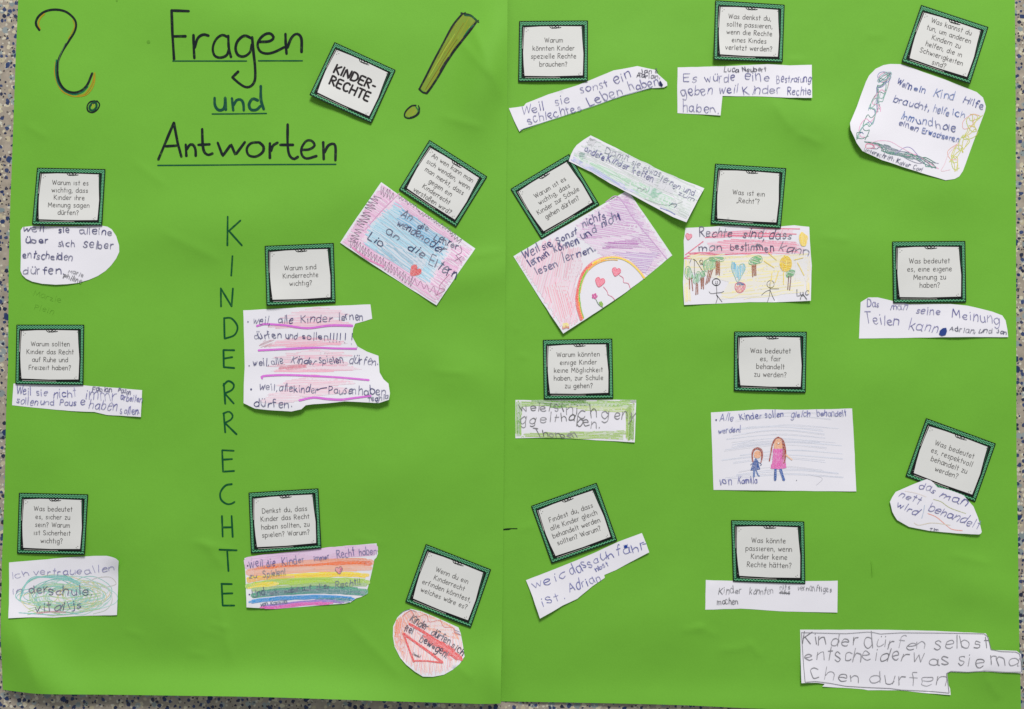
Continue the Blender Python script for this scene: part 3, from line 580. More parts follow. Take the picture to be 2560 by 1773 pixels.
# ------------------------------------------------------------------ answer notes
NOTE_GROUP = 'handwritten answer notes glued under the cards'
class Note:
    def __init__(s, c, outline, label, lifts=(), off=.0003, smooth=False, folds=(), name='answer_note'):
        s.c = c; p = cv(c, outline)
        p = catmull(p, True, 5)[:-1] if smooth else resample(np.vstack([p, p[:1]]), 14)[:-1]
        if not smooth: 
            raw = cv(c, outline); pts = []
            for i in range(len(raw)):
                a, b = raw[i], raw[(i + 1) % len(raw)]; m = max(1, int(np.hypot(*(b - a)) / 16)); t = np.linspace(0, 1, m, endpoint=False)[:, None]
                pts.append(a + (b - a) * t)
            p = np.vstack(pts) + rng.normal(0, .18, (sum(map(len, pts)), 2))
        s.outline = cv(c, outline); hS = hL if p[:, 0].mean() < 1262 else hR
        h0 = item_h(hS, off, [(*cv(c, (x, y))[0], r, h) for x, y, r, h in lifts])
        fo = [(*cv(c, q_[:2])[0], *cv(c, q_[2:4])[0], q_[4], q_[5]) for q_ in folds]
        def hf(px, py):
            z = h0(px, py)
            for q_ in fo: z = z + crease(px, py, *q_)
            return z
        s.hf = hf; co, fs = fill_mesh(p, 11)
        W3 = world(co[:, 0], co[:, 1], hf(co[:, 0], co[:, 1])); W3, fs, k = thicken(W3, fs, .00016)
        s.o = tag(obj(name, W3, fs, M_NOTE, flat_from=k), label, 'paper note', NOTE_GROUP)
        s.ink = Ink(hf, .00060); s.cr = Ink(hf, .00010)
    def w(s, t, x0, y0, x1, y1, xh, rgb=(66, 62, 128), wd=5.5, a=.95, hand=1.3, slant=None, bow=0, c=None):
        slant = random.gauss(.02, .08) if slant is None else slant
        s.ink.cut()
        k = 6.403 if (c or s.c) in 'VX' else F36
        word(s.ink, t, cv(c or s.c, (x0, y0)), cv(c or s.c, (x1, y1)), xh / k, wd / k, rgb, a, hand, slant, bow=bow)
    def l(s, pts, wd, rgb, a=1.0, ink=None, c=None, **k):
        if ink is None: s.ink.cut('pen_line')
        (ink or s.ink).line(cv(c or s.c, pts), wd / (6.403 if (c or s.c) in 'VX' else F36), rgb, a, **k)
    def h(s, pts, ang, gap, wd, rgb, a=.6, c=None, ink=None, **k):
        q_ = 6.403 if (c or s.c) in 'VX' else F36
        (ink or s.cr).hatch(cv(c or s.c, pts), ang, gap / q_, wd / q_, rgb, a, **k)
    def done(s):
        for c_ in s.cr.C: c_[:, 3] = 1 - (1 - np.clip(c_[:, 3], 0, 1)) ** 2.3
        s.cr.build('crayon_colouring', M_CRAY, s.o); s.ink.build('word', M_INK, s.o)
    def part(s, name, ink, mat=None):
        if mat is M_CRAY:
            for c_ in ink.C: c_[:, 3] = 1 - (1 - np.clip(c_[:, 3], 0, 1)) ** 2.2
        return ink.build(name, mat or M_INK, s.o)
    def new(s, eps=0): return Ink(s.hf, .00046)
NAVY, PEN, GREY, INKB = (42, 42, 104), (84, 80, 150), (104, 104, 108), (34, 36, 116)

n = Note('E', [(185, 635), (205, 605), (290, 594), (600, 600), (900, 590), (965, 600), (1005, 625), (1045, 685), (1072, 770), (1073, 830), (1045, 890), (1000, 950), (950, 1000), (880, 1045), (800, 1080), (700, 1108), (600, 1120), (500, 1124), (380, 1115), (290, 1095), (235, 1070), (200, 1035), (183, 1000), (187, 900), (190, 800), (187, 700)],
         'white oval note starting weil sie alleine über sich selber', [(500, 1120, 60, 1.6), (200, 1030, 40, 1.2)], folds=[(200, 720, 900, 760, 12, .2)])
for a in [('weil', 205, 645, 400, 645, 34), ('sie', 525, 655, 620, 655, 34), ('alleine', 722, 660, 1005, 680, 36), ('über', 235, 750, 435, 748, 38), ('sich', 525, 778, 668, 780, 36), ('Selber', 750, 785, 1012, 802, 38), ('entscheiden', 205, 882, 650, 905, 40), ('dürfen.', 205, 1025, 575, 1030, 46)]:
    n.w(*a, rgb=NAVY, wd=8)
n.w('Marie', 610, 1012, 745, 1052, 26, GREY, 5, .8); n.w('Philine', 570, 1060, 730, 1108, 26, (70, 70, 74), 6, .9); n.done()

n = Note('J', [(122, 645), (400, 652), (750, 661), (1000, 680), (1280, 705), (1275, 820), (1268, 946), (960, 928), (850, 902), (640, 893), (300, 862), (108, 840), (115, 740)],
         'long white strip starting Weil sie nicht immr arbeiten', [(1268, 946, 50, 1.8), (800, 905, 60, .8)])
for a in [('Weil', 145, 740, 280, 745, 44), ('sie', 325, 752, 425, 757, 38), ('nicht', 480, 768, 685, 765, 48), ('immr', 765, 790, 1050, 800, 62), ('arbeiten', 1085, 790, 1275, 815, 38), ('sollen', 148, 820, 340, 845, 40), ('und', 365, 830, 485, 838, 38), ('Paus', 538, 840, 682, 845, 34), ('e', 720, 838, 765, 838, 38), ('haben', 800, 868, 1050, 892, 52), ('sollen.', 1082, 915, 1255, 918, 42)]:
    n.w(*a, rgb=(72, 72, 150), wd=6)
n.w('Fabian', 835, 712, 1005, 720, 26, (50, 50, 110), 6); n.w('Pason', 1065, 715, 1172, 745, 26, (50, 50, 110), 6); n.done()

n = Note('O', [(80, 888), (300, 868), (600, 843), (850, 828), (960, 828), (1010, 838), (1045, 852), (1067, 875), (1065, 950), (1062, 1150), (1052, 1360), (700, 1370), (490, 1384), (300, 1380), (75, 1390), (82, 1200)],
         'white note with teal and yellow scribbles behind the words derschule and vitalijs', [(1060, 845, 26, 5.0), (80, 1390, 50, 1.5), (1050, 1360, 50, 1.3)], folds=[(490, 1384, 520, 1200, 9, .5), (300, 868, 420, 1000, 9, .35)])
for i in range(34):
    cx, cy = random.gauss(520, 70), random.gauss(1190, 22); rx, ry = random.uniform(120, 340), random.uniform(60, 185); ph = random.uniform(0, 6)
    if i % 3 == 2: cx, cy, rx, ry = random.gauss(760, 50), random.gauss(1190, 20), random.uniform(120, 240), random.uniform(60, 150)
    rgb = random.choice([(96, 190, 172), (84, 178, 170), (128, 196, 150), (206, 196, 96), (182, 210, 160), (140, 206, 190), (212, 204, 120), (160, 214, 200)])
    n.l([(cx + rx * math.cos(t + ph), min(1362, cy + ry * math.sin(t + ph) + random.gauss(0, 6))) for t in np.linspace(0, 6.6, 12)], 5.5, rgb, .62, ink=n.cr)
for i in range(6): n.l([(180 + i * 3, 1240 - i * 12), (205 + i * 4, 1120 - i * 5), (300, 1040 - i * 5), (450, 1003 + i * 6), (600, 1010 + i * 8), (720, 1070 + i * 5)], 5.5, (86, 190, 178), .6, ink=n.cr, jit=1)
for y in (1200, 1235, 1275, 1300, 1335): n.l([(250, y + 30), (420, y - 8), (600, y + 8), (900, y - 40)], 7, (150, 200, 120), .6, ink=n.cr, jit=2)
n.l([(330, 1345), (450, 1332), (590, 1335)], 12, (190, 130, 140), .8, ink=n.cr); n.l([(170, 1340), (500, 1360), (690, 1345), (760, 1330)], 7, (90, 185, 175), .7, ink=n.cr)
n.l([(780, 1080), (860, 1030), (990, 1020), (1045, 1080), (960, 1110)], 6, (190, 188, 180), .7, ink=n.cr); n.l([(840, 1350), (960, 1310), (1010, 1220), (960, 1120), (760, 1080)], 6, (186, 200, 180), .7, ink=n.cr)
n.w('Ich', 110, 1035, 260, 1003, 34, (128, 126, 176), 5); n.w('vertraue', 305, 1000, 735, 992, 34, (128, 126, 176), 5); n.w('allen', 770, 996, 1035, 955, 42, (112, 112, 168), 5)
n.w('in', 108, 1168, 195, 1162, 34, (110, 108, 160), 5); n.w('der', 262, 1162, 430, 1162, 46, (30, 32, 84), 8); n.w('schule.', 440, 1172, 830, 1182, 48, (36, 44, 100), 7); n.w('vital', 318, 1332, 580, 1312, 44, (30, 32, 84), 8); n.w('ijs', 620, 1312, 730, 1292, 42, (60, 70, 130), 6); n.done()

n = Note('K', [(317, 130), (800, 105), (1462, 75), (1470, 140), (1478, 205), (1400, 230), (1325, 250), (1305, 300), (1300, 370), (1345, 455), (1430, 500), (1535, 540), (1545, 690), (1580, 750), (1628, 790), (1638, 880), (1630, 935), (1535, 965), (1400, 958), (1230, 950), (1070, 968), (950, 975), (880, 985), (840, 1020), (750, 1040), (600, 1032), (420, 1015), (320, 965), (322, 800), (330, 640), (325, 400)],
         'large white note with ragged cut edge, magenta underlines and three bullet points', [(1600, 950, 75, 6.0), (800, 1050, 80, 5.0), (420, 1020, 60, 3.0), (1200, 970, 70, 3.0)], folds=[(325, 560, 460, 480, 10, .4)])
def lens(x0, x1, yc, hh, sk=0): return [(x0, yc + hh * .7), (x0 + (x1 - x0) * .2, yc - hh * .2), (x0 + (x1 - x0) * .5, yc - hh), (x1 - (x1 - x0) * .15, yc - hh * .5 + sk), (x1, yc + hh * .3 + sk), ((x0 + x1) / 2, yc + hh + sk * .5)]
for x0, x1, yc, hh, aa in ((620, 1320, 160, 60, .3), (520, 1300, 240, 60, .45), (440, 1290, 415, 50, .6), (540, 1330, 530, 50, .35), (500, 1330, 600, 55, .5), (530, 1420, 650, 40, .75), (560, 1360, 770, 60, .35), (500, 1350, 850, 60, .3), (420, 900, 920, 50, .25)):
    n.h(lens(x0, x1, yc, hh), random.uniform(-3, 4), 13, 10, (232, 160, 182), aa, wob=1.2, trim=.12, tint=aa * .45)
n.h([(620, 620), (900, 610), (900, 650), (640, 670)], -6, 10, 9, (214, 108, 130), .55); n.h([(500, 400), (600, 395), (560, 460), (450, 460)], -20, 13, 7, (205, 160, 170), .6)
u = n.new(.00024)
for p_ in ([(440, 270), (470, 262), (520, 253), (700, 265), (890, 290), (1100, 266), (1300, 268)], [(455, 490), (700, 478), (960, 466), (1150, 472), (1335, 475)], [(488, 742), (486, 724), (560, 716), (700, 712), (900, 718), (1200, 735), (1448, 757)], [(822, 940), (950, 915), (1080, 928), (1200, 933), (1320, 918), (1465, 900)]):
    n.l(p_, 18, (212, 104, 212), .95, ink=u)
n.part('underline', u, M_HIGH)
B6 = (42, 44, 108)
for a in [('weil,', 400, 252, 560, 258, 44), ('alle', 632, 240, 765, 238, 42), ('Kinder', 835, 240, 1110, 236, 44), ('lernen', 1180, 215, 1395, 212, 44), ('dürfen', 415, 385, 660, 380, 42), ('und', 700, 380, 802, 388, 42), ('sollen', 850, 392, 1078, 392, 40), ('weil,', 405, 630, 550, 630, 42), ('alle', 570, 612, 680, 612, 40), ('Kinder', 742, 605, 965, 622, 42), ('spielen', 1000, 605, 1220, 600, 42), ('dürfen.', 1270, 605, 1530, 620, 46), ('weil,', 460, 848, 625, 845, 38), ('allekinder', 640, 855, 990, 872, 40), ('Pausen', 1090, 882, 1335, 880, 42), ('haben', 1355, 880, 1600, 898, 50), ('dürfen.', 415, 995, 755, 1002, 50)]:
    n.w(*a, rgb=B6, wd=6.5)
for i, x in enumerate((1100, 1130, 1160, 1190, 1235, 1295)): n.l([(x + 4, 335), (x, 393)], 6.5, B6); n.ink.cut('dot'); n.ink.dot(cv('K', (x - 4, 412 + (i > 3) * 8 + (i == 5) * 12))[0], .9, B6)
for x, y, r in ((360, 232, 1.5), (370, 628, 1.4), (388, 840, 2.2), (1342, 460, .9)): n.ink.cut('dot'); n.ink.dot(cv('K', (x, y))[0], r, B6)
n.l([(985, 848), (1020, 832), (1070, 825)], 6, B6); n.w('Teghia', 1435, 950, 1622, 925, 28, B6, 6.5); n.done()

n = Note('F', [(1128, 200), (1400, 395), (1700, 605), (1975, 798), (1800, 1050), (1625, 1310), (1350, 1135), (1050, 940), (757, 745), (900, 530)],
         'note coloured blue inside a pink border with a small red heart', [(960, 880, 70, 2.2), (1625, 1310, 60, 1.4)])
ctr = [(1240, 380), (1760, 740), (1720, 900), (1560, 1120), (960, 760), (1010, 560)]
n.h([(1128, 215), (1955, 800), (1622, 1295), (775, 742)], 34, 14, 11, (236, 196, 222), .5, tint=0.25, trim=.04)
for pl in ([(1128, 215), (1260, 310), (900, 800), (775, 742)], [(775, 742), (920, 720), (1640, 1200), (1620, 1295)], [(1780, 760), (1950, 802), (1640, 1270), (1560, 1120)], [(1260, 310), (1900, 760), (1780, 760), (1240, 400)]):
    n.h(pl, 34, 16, 10, (228, 160, 205), .55, trim=.15, wob=2)
n.h(ctr, 31, 11, 10, (150, 208, 230), .65, trim=.1, wob=2, tint=.35); n.h([(1300, 430), (1700, 720), (1680, 860), (1250, 560)], 33, 12, 10, (104, 180, 218), .75, tint=0.38, trim=.12, wob=2)
n.h([(1080, 700), (1560, 900), (1480, 1060), (1080, 820)], 38, 16, 9, (120, 188, 214), .6, tint=0.30, trim=.2, wob=2); n.h(ctr, 42, 26, 5, (150, 170, 190), .6, trim=.3, wob=2, skip=.2)
for p0, p1, am in (((1120, 270), (1240, 330), 42), ((1090, 330), (1010, 450), 48), ((1000, 470), (930, 600), 48), ((930, 620), (860, 740), 44), ((1280, 330), (1450, 430), 18), ((1450, 450), (1720, 620), 16), ((1720, 620), (1840, 740), 22)):
    n_k = n.cr; n_k.zigzag(cv('F', p0)[0], cv('F', p1)[0], am / F36, 8, 1.3, (112, 92, 112), .85, ang=78)
n.cr.zigzag(cv('F', (850, 740))[0], cv('F', (1420, 1110))[0], 12, 8.5, 1.3, (128, 100, 124), .85, ang=75); n.cr.zigzag(cv('F', (1430, 1100))[0], cv('F', (1650, 1190))[0], 10, 16, 1.2, (150, 96, 130), .85, ang=75)
n.l([(1290, 500 - 200), (1130, 460), (980, 630)], 7, (214, 140, 190), .7, ink=n.cr); n.l([(870, 790), (1000, 890), (1150, 960)], 16, (226, 120, 180), .7, ink=n.cr)
n.l([(1840, 770), (1850, 830), (1800, 860)], 6, (130, 90, 120), .9, ink=n.cr); n.l([(1800, 860), (1850, 920)], 5, (120, 84, 110), .9, ink=n.cr); n.l([(1850, 870), (1790, 910)], 5, (120, 84, 110), .9, ink=n.cr)
n.l([(1740, 1030), (1650, 1140), (1700, 1170), (1620, 1220)], 6, (170, 90, 130), .8, ink=n.cr)
for a in [('An', 1305, 500, 1385, 548, 44), ('die', 1455, 605, 1540, 645, 34), ('Lehrer', 1598, 715, 1810, 808, 42), ('wenden', 1262, 585, 1500, 715, 40), ('oder', 1505, 735, 1685, 845, 44), ('an', 1172, 655, 1275, 725, 50), ('die', 1360, 800, 1500, 885, 50), ('Eltern', 1552, 935, 1790, 1072, 52), ('Lio', 995, 715, 1128, 790, 46)]:
    n.w(*a, rgb=(26, 40, 92), wd=8)
hk = n.new(); heart = lambda x, y, s, r=0: [(x + s * (px * math.cos(r) - py * math.sin(r)), y + s * (px * math.sin(r) + py * math.cos(r))) for px, py in ((0, 1), (-.8, .15), (-.95, -.4), (-.6, -.85), (-.2, -.75), (0, -.4), (.2, -.75), (.6, -.85), (.95, -.4), (.8, .15))]
hk.fill(cv('F', heart(1432, 1000, 56, .75)), (222, 92, 92), .85, smooth=True); hk.hatch(cv('F', heart(1435, 1000, 50, .75)), -40, 2.6, 1.4, (196, 40, 48), .9); n.part('heart', hk, M_CRAY); n.done()

n = Note('P', [(257, 775), (550, 738), (850, 705), (1100, 672), (1445, 643), (1450, 690), (1458, 735), (1445, 770), (1425, 790), (1410, 870), (1390, 960), (1350, 1100), (1310, 1125), (1260, 1140), (1210, 1175), (1150, 1186), (1090, 1190), (900, 1205), (540, 1235), (275, 1220), (265, 950)],
         'note coloured in rainbow stripes with a torn corner and small heart', [(290, 1225, 50, 2.6), (1100, 1195, 60, .8)])
def band(pts, th, rgb, a, k=7, wd=9, c='P', cj=14, note=None):
    p_ = catmull(cv(c, pts)); (note or n).cr.line(p_, th / F36 * .95, rgb, a * .62, vary=.15)
    for i in range(k):
        o_ = (i / max(1, k - 1) - .5) * th / F36; s0, s1 = random.uniform(0, .1), random.uniform(.9, 1)
        q_ = p_[int(s0 * len(p_)):max(int(s1 * len(p_)), 4)] + np.array([0, o_]) + rng.normal(0, .7, (1, 2)); q_ = resample(q_, 22); q_ = q_ + rng.normal(0, .55, q_.shape)
        (note or n).cr.line(q_, wd / F36 * random.uniform(.8, 1.3), np.clip(np.array(rgb) + random.uniform(-cj, cj), 0, 255), a * random.uniform(.7, 1.05))
band([(280, 812), (600, 772), (900, 742), (1200, 705), (1430, 690)], 78, (224, 184, 222), .75, 9); band([(280, 850), (600, 800), (900, 770), (1200, 735), (1420, 722)], 60, (214, 150, 200), .5, 5, 6)
band([(290, 905), (600, 855), (900, 820), (1200, 815), (1400, 815)], 60, (238, 150, 110), .8, 8); band([(360, 885), (600, 862), (850, 850), (1100, 830), (1390, 822)], 40, (236, 104, 24), 1, 7, 11); band([(300, 915), (600, 890), (900, 875), (1390, 865)], 50, (240, 160, 110), .6, 6)
band([(285, 960), (600, 940), (900, 925), (1150, 918), (1370, 930)], 30, (252, 212, 0), 1, 6, 12); band([(285, 985), (420, 958), (700, 945)], 24, (240, 180, 60), .9, 4, 10)
band([(280, 1030), (500, 1000), (800, 985), (1100, 985), (1370, 995)], 50, (164, 206, 20), .95, 8, 9); band([(290, 1035), (400, 1015), (560, 1005)], 22, (244, 220, 50), .9, 4, 10); band([(330, 1060), (600, 1040), (900, 1015), (1350, 1015)], 34, (130, 180, 40), .7, 5, 7)
band([(330, 1110), (600, 1080), (900, 1062), (1150, 1068), (1350, 1080)], 52, (50, 156, 116), .95, 9, 8); band([(400, 1100), (700, 1085), (1000, 1075), (1330, 1095)], 40, (26, 120, 118), .8, 6, 7)
band([(300, 1172), (500, 1145), (800, 1128), (1100, 1130), (1240, 1145)], 24, (40, 146, 214), 1, 6, 10); band([(900, 1150), (1100, 1145), (1220, 1155)], 20, (40, 140, 160), .8, 4, 9)
band([(420, 1212), (560, 1195), (800, 1170), (1000, 1165), (1150, 1172)], 18, (150, 110, 200), .9, 4, 8); band([(400, 1220), (560, 1215), (800, 1190), (1050, 1180)], 18, (230, 90, 186), 1, 4, 8)
for a in [('Weil,', 300, 862, 440, 852, 40), ('die', 460, 852, 530, 842, 36), ('Kinder', 600, 842, 800, 812, 44), ('immer', 885, 800, 1020, 778, 28), ('Recht', 1095, 780, 1250, 752, 42), ('haben', 1290, 752, 1448, 738, 34), ('zu', 300, 955, 365, 948, 26), ('Spielen!', 425, 952, 625, 918, 34), ('Und', 335, 1125, 440, 1108, 42), ('wir', 490, 1108, 570, 1100, 28), ('haben', 625, 1095, 760, 1072, 32), ('auf', 775, 1068, 860, 1060, 30), ('alles', 900, 1058, 1015, 1048, 30), ('Recht!!', 1080, 1045, 1300, 1010, 36), ('von Kamilla', 400, 1212, 640, 1182, 24)]:
    n.w(*a, rgb=(74, 62, 138) if a[2] < 1000 and a[2] != 955 and a[2] != 952 else (44, 70, 104), wd=6, a=.9)
n.ink.cut('dot'); n.ink.dot(cv('P', (285, 845))[0], 1.8, (40, 30, 90)); n.ink.cut('dot'); n.ink.dot(cv('P', (300, 1103))[0], 1.8, (60, 50, 120))
hk = n.new(); hk.fill(cv('P', heart(1107, 885, 32, -.15)), (230, 150, 150), .9, smooth=True); hk.hatch(cv('P', [(1115, 860), (1140, 870), (1135, 890), (1110, 910)]), -60, 2, 1.4, (196, 70, 110), .9); hk.line(cv('P', heart(1107, 885, 34, -.15)), 1.2, (70, 60, 80), closed=True); n.part('heart', hk, M_CRAY); n.done()

n = Note('T', [(600, 682), (700, 705), (900, 790), (1030, 850), (1050, 900), (1070, 1000), (1085, 1110), (1040, 1180), (980, 1230), (900, 1275), (800, 1293), (710, 1292), (640, 1250), (560, 1185), (505, 1120), (455, 1020), (440, 930), (443, 840), (480, 760), (530, 710)],
         'round note coloured orange and pink with a red triangle', [(640, 1270, 60, 1.5)], smooth=False)
full = [(600, 690), (700, 712), (900, 797), (1024, 855), (1044, 900), (1062, 1000), (1078, 1108), (1035, 1172), (900, 1266), (800, 1285), (715, 1284), (565, 1180), (510, 1115), (462, 1016), (448, 930), (450, 840), (486, 764), (535, 716)]
n.h(full, 80, 15, 10, (244, 200, 190), .55); n.h([(600, 690), (700, 712), (900, 797), (1000, 860), (1040, 960), (780, 880), (600, 800), (560, 900), (540, 1120), (462, 1016), (450, 840), (486, 764)], 60, 13, 10, (240, 160, 120), .65, tint=0.29, trim=.05)
n.h([(470, 780), (540, 760), (520, 900), (560, 1090), (500, 1060), (452, 930)], 100, 9, 9, (236, 130, 80), .7, tint=0.32); n.h([(640, 700), (860, 790), (1000, 880), (960, 940), (740, 840)], 28, 14, 9, (240, 170, 130), .6, tint=0.27)
n.h(full, 97, 24, 5, (232, 140, 150), .5, skip=.15); n.h([(600, 820), (900, 960), (1060, 1110), (960, 1160), (700, 940)], 38, 16, 9, (236, 120, 110), .5, tint=0.23)
n.l([(530, 745), (600, 700), (650, 755), (740, 735), (770, 800), (860, 785), (900, 845), (980, 850), (1000, 900), (1050, 920)], 6, (206, 110, 96), .9, ink=n.cr); n.l([(505, 730), (540, 705), (590, 690), (650, 712)], 5, (90, 70, 110), .8, ink=n.cr); n.l([(990, 870), (1040, 890)], 5, (70, 110, 160), .8, ink=n.cr); n.l([(1000, 890), (1045, 912)], 5, (70, 110, 160), .7, ink=n.cr)
tk = n.new(.00026); R_ = (228, 76, 74)
for p_, wd_ in (([(535, 905), (580, 1030), (628, 1158)], 16), ([(628, 1150), (740, 1150), (885, 1168)], 14), ([(535, 905), (640, 980), (780, 1080), (885, 1165)], 22), ([(590, 818), (700, 880), (900, 1010), (1060, 1140)], 24)):
    n.l(p_, wd_, R_, .85, ink=tk, smooth=False)
tk.hatch(cv('T', [(700, 905), (790, 935), (960, 1020), (1070, 1125), (1050, 1160), (900, 1075), (770, 985)]), 38, 3.2, 3.2, R_, .8); n.part('red_triangle', tk, M_CRAY)
for a in [('Kinder', 588, 790, 738, 872, 42), ('dürfen', 780, 912, 945, 1010, 44), ('sich', 965, 1020, 1062, 1105, 40), ('frei', 540, 880, 612, 905, 40), ('bewegen!', 678, 970, 920, 1125, 42)]: n.w(*a, rgb=(30, 22, 58), wd=8)
n.w('Daniel', 615, 1092, 682, 1122, 14, (40, 30, 50), 4); n.done()

n = Note('C', [(-28, 975), (40, 968), (105, 955), (125, 930), (330, 850), (600, 765), (915, 635), (1130, 597), (1290, 630), (1310, 665), (1395, 740), (1400, 770), (1370, 787), (1250, 795), (1000, 865), (700, 965), (400, 1065), (100, 1160), (68, 1187), (20, 1090)],
         'curved white strip starting Weil sie sonst ein schlechtes Leben haben', [(1380, 780, 40, 1.2), (60, 1180, 40, 1.2)], folds=[(640, 760, 720, 950, 10, .35)])
for a in [('Weil', 90, 1038, 290, 985, 50), ('sie', 388, 948, 522, 915, 46), ('sonst', 622, 848, 865, 778, 46), ('ein', 930, 755, 1075, 700, 54), ('schlechtes', 152, 1118, 625, 998, 50), ('Leben', 705, 955, 998, 850, 50), ('haben', 1065, 812, 1325, 762, 50)]: n.w(*a, rgb=(88, 84, 150), wd=6)
n.ink.fill(cv('C', [(1335, 725), (1360, 765), (1350, 782), (1328, 770), (1325, 740)]), (30, 36, 80), 1)
n.w('Jan &', 1160, 662, 1315, 655, 26, (34, 34, 60), 6); n.w('Adrian,', 1120, 695, 1335, 705, 26, (34, 34, 60), 6); n.l([(75, 1172), (300, 1098), (700, 968), (1000, 862), (1250, 793)], 3.5, (60, 80, 130), .9); n.done()

n = Note('C', [(1492, 607), (1900, 597), (2305, 578), (2500, 590), (2700, 583), (2701, 730), (2702, 882), (2500, 880), (2200, 868), (1895, 865), (1885, 960), (1878, 1040), (1700, 1030), (1490, 1020), (1488, 770)],
         'white L-shaped note starting Es würde eine', [(2700, 882, 60, 2.4), (1880, 1040, 45, 1.2)])
for a in [('Es', 1545, 735, 1660, 738, 52), ('würde', 1745, 737, 2005, 725, 52), ('eine', 2095, 722, 2312, 735, 54), ('Bestrafung', 2385, 748, 2690, 738, 40), ('geben', 1530, 862, 1805, 850, 52), ('weil', 1865, 840, 2035, 832, 48), ('Kinder', 2085, 848, 2420, 845, 50), ('Rechte', 2480, 850, 2692, 852, 48), ('haben.', 1540, 1002, 1855, 1012, 52)]: n.w(*a, rgb=(72, 70, 140), wd=6)
n.w('Luca', 1910, 645, 2040, 645, 26, (30, 28, 60), 6); n.w('Neubert', 2080, 645, 2290, 638, 26, (30, 28, 60), 6); n.done()

n = Note('D', [(1100, 577), (1200, 580), (1300, 613), (1400, 650), (1600, 720), (1740, 775), (1880, 830), (1935, 880), (1962, 960), (1955, 1000), (1850, 1280), (1755, 1540), (1722, 1590), (1680, 1612), (1600, 1622), (1440, 1576), (1025, 1441), (850, 1360), (800, 1290), (745, 1170), (738, 1110), (800, 960), (880, 740), (910, 680), (970, 620), (1040, 587)],
         'rounded white note framed with coloured loop scribbles along its edges', [(820, 1330, 90, 5.0), (760, 1150, 50, 2.2), (1300, 1530, 70, 1.6)])
def braid(pts, am, cols, wd=5, k=3, lp=26):
    p_ = resample(catmull(cv('D', pts)), 1.0)
    t_ = np.gradient(p_, axis=0); nn_ = np.stack([-t_[:, 1], t_[:, 0]], 1)
    for j, rgb in enumerate(cols):
        ph = random.uniform(0, 6); L_ = random.uniform(lp * .8, lp * 1.3); i = np.arange(0, len(p_), 4)
        off = am / F36 * np.sin(i / L_ * 2 * math.pi + ph) * (1 + .3 * np.sin(i / 17 + ph)); along = 9 * np.sin(i / L_ * 4 * math.pi + ph)
        q_ = p_[i] + nn_[i] * off[:, None] + t_[i] * along[:, None]; n.cr.line(q_, wd / F36 * 1.1, rgb, .85)
br = n.new(.0003)
GA, GB, VA, PA = (34, 116, 96), (48, 138, 118), (76, 84, 160), (224, 146, 184)
for rep in range(1):
    braid([(1070, 670), (1050, 760), (1010, 880), (960, 1000)], 46, [GA, GB, VA, GA, PA, GB, (110, 170, 150)], wd=5.5, lp=95)
    braid([(970, 960), (920, 1080), (870, 1160), (850, 1240)], 40, [GA, VA, PA, GB, (120, 180, 160)], wd=6, lp=80)
    braid([(900, 1300), (1000, 1310), (1150, 1370), (1300, 1420), (1520, 1495)], 30, [GA, (100, 110, 130), PA, GB, GA, (130, 130, 150), GA], wd=7, lp=130)
n.h([(1040, 800), (1070, 760), (1040, 900), (960, 1000), (935, 960), (960, 850)], 108, 24, 5, GB, .5, trim=.25)
n.h([(960, 1300), (1060, 1300), (1280, 1400), (1480, 1450), (1500, 1480), (1300, 1440), (1050, 1370)], 17, 12, 7, (84, 124, 124), .7, trim=.2)
for k_ in range(5): n.l([(1050 + 60 * math.cos(t + k_), 695 + 45 * math.sin(t + k_ * .7)) for t in np.linspace(0, 6.3, 9)], 5, [VA, GB, PA, (80, 170, 170), GA][k_], .8, ink=n.cr, jit=1)
n.l([(850, 1190), (800, 1195), (800, 1245), (850, 1250), (905, 1225)], 6, GA, .9, ink=n.cr, smooth=False)
n.l([(1140, 1390), (1230, 1330), (1290, 1335), (1350, 1400), (1380, 1440)], 5, (130, 110, 180), .8, ink=n.cr); n.l([(930, 1285), (1000, 1268), (1100, 1275), (1200, 1330), (1330, 1400)], 5, (230, 170, 200), .8, ink=n.cr)
n.l([(880, 1330), (885, 1300), (930, 1300), (960, 1330), (890, 1335)], 6, (220, 90, 130), .8, ink=n.cr)
for rep in range(1): braid([(1890, 1040), (1830, 1100), (1830, 1200), (1740, 1290), (1700, 1400), (1665, 1530)], 40, [(200, 196, 66), (196, 204, 84), (214, 200, 80), (188, 200, 70)], wd=6, lp=60)
n.l([(1900, 1040), (1840, 1030), (1760, 1090), (1760, 1160), (1830, 1140), (1860, 1060)], 5, (226, 150, 130), .8, ink=n.cr); n.l([(1715, 1290), (1620, 1360), (1640, 1430), (1700, 1440)], 5, (226, 160, 130), .8, ink=n.cr)
n.l([(1715, 1290), (1630, 1380), (1590, 1480), (1560, 1540), (1640, 1530)], 4, (226, 180, 190), .8, ink=n.cr)
for a in [('Wenn', 1158, 752, 1290, 805, 42), ('ein', 1315, 812, 1412, 838, 34), ('Kind', 1495, 862, 1670, 902, 46), ('Hilfe', 1760, 915, 1935, 985, 40), ('braucht,', 1130, 915, 1450, 1000, 40), ('helfe', 1490, 1002, 1630, 1035, 38), ('ich', 1660, 1035, 1770, 1058, 40), ('ihm', 1200, 1062, 1300, 1098, 40), ('und', 1345, 1108, 1480, 1142, 40), ('hole', 1520, 1150, 1690, 1192, 44), ('einen', 1172, 1122, 1345, 1182, 34), ('Erwachsenen', 1390, 1198, 1712, 1282, 32)]:
    n.w(*a, rgb=random.choice([(48, 84, 158), (44, 66, 140), (60, 100, 170)]), wd=7)
n.w('unterschrift: Kaver Carl', 862, 1358, 1385, 1545, 24, (44, 50, 90), 5); n.done()

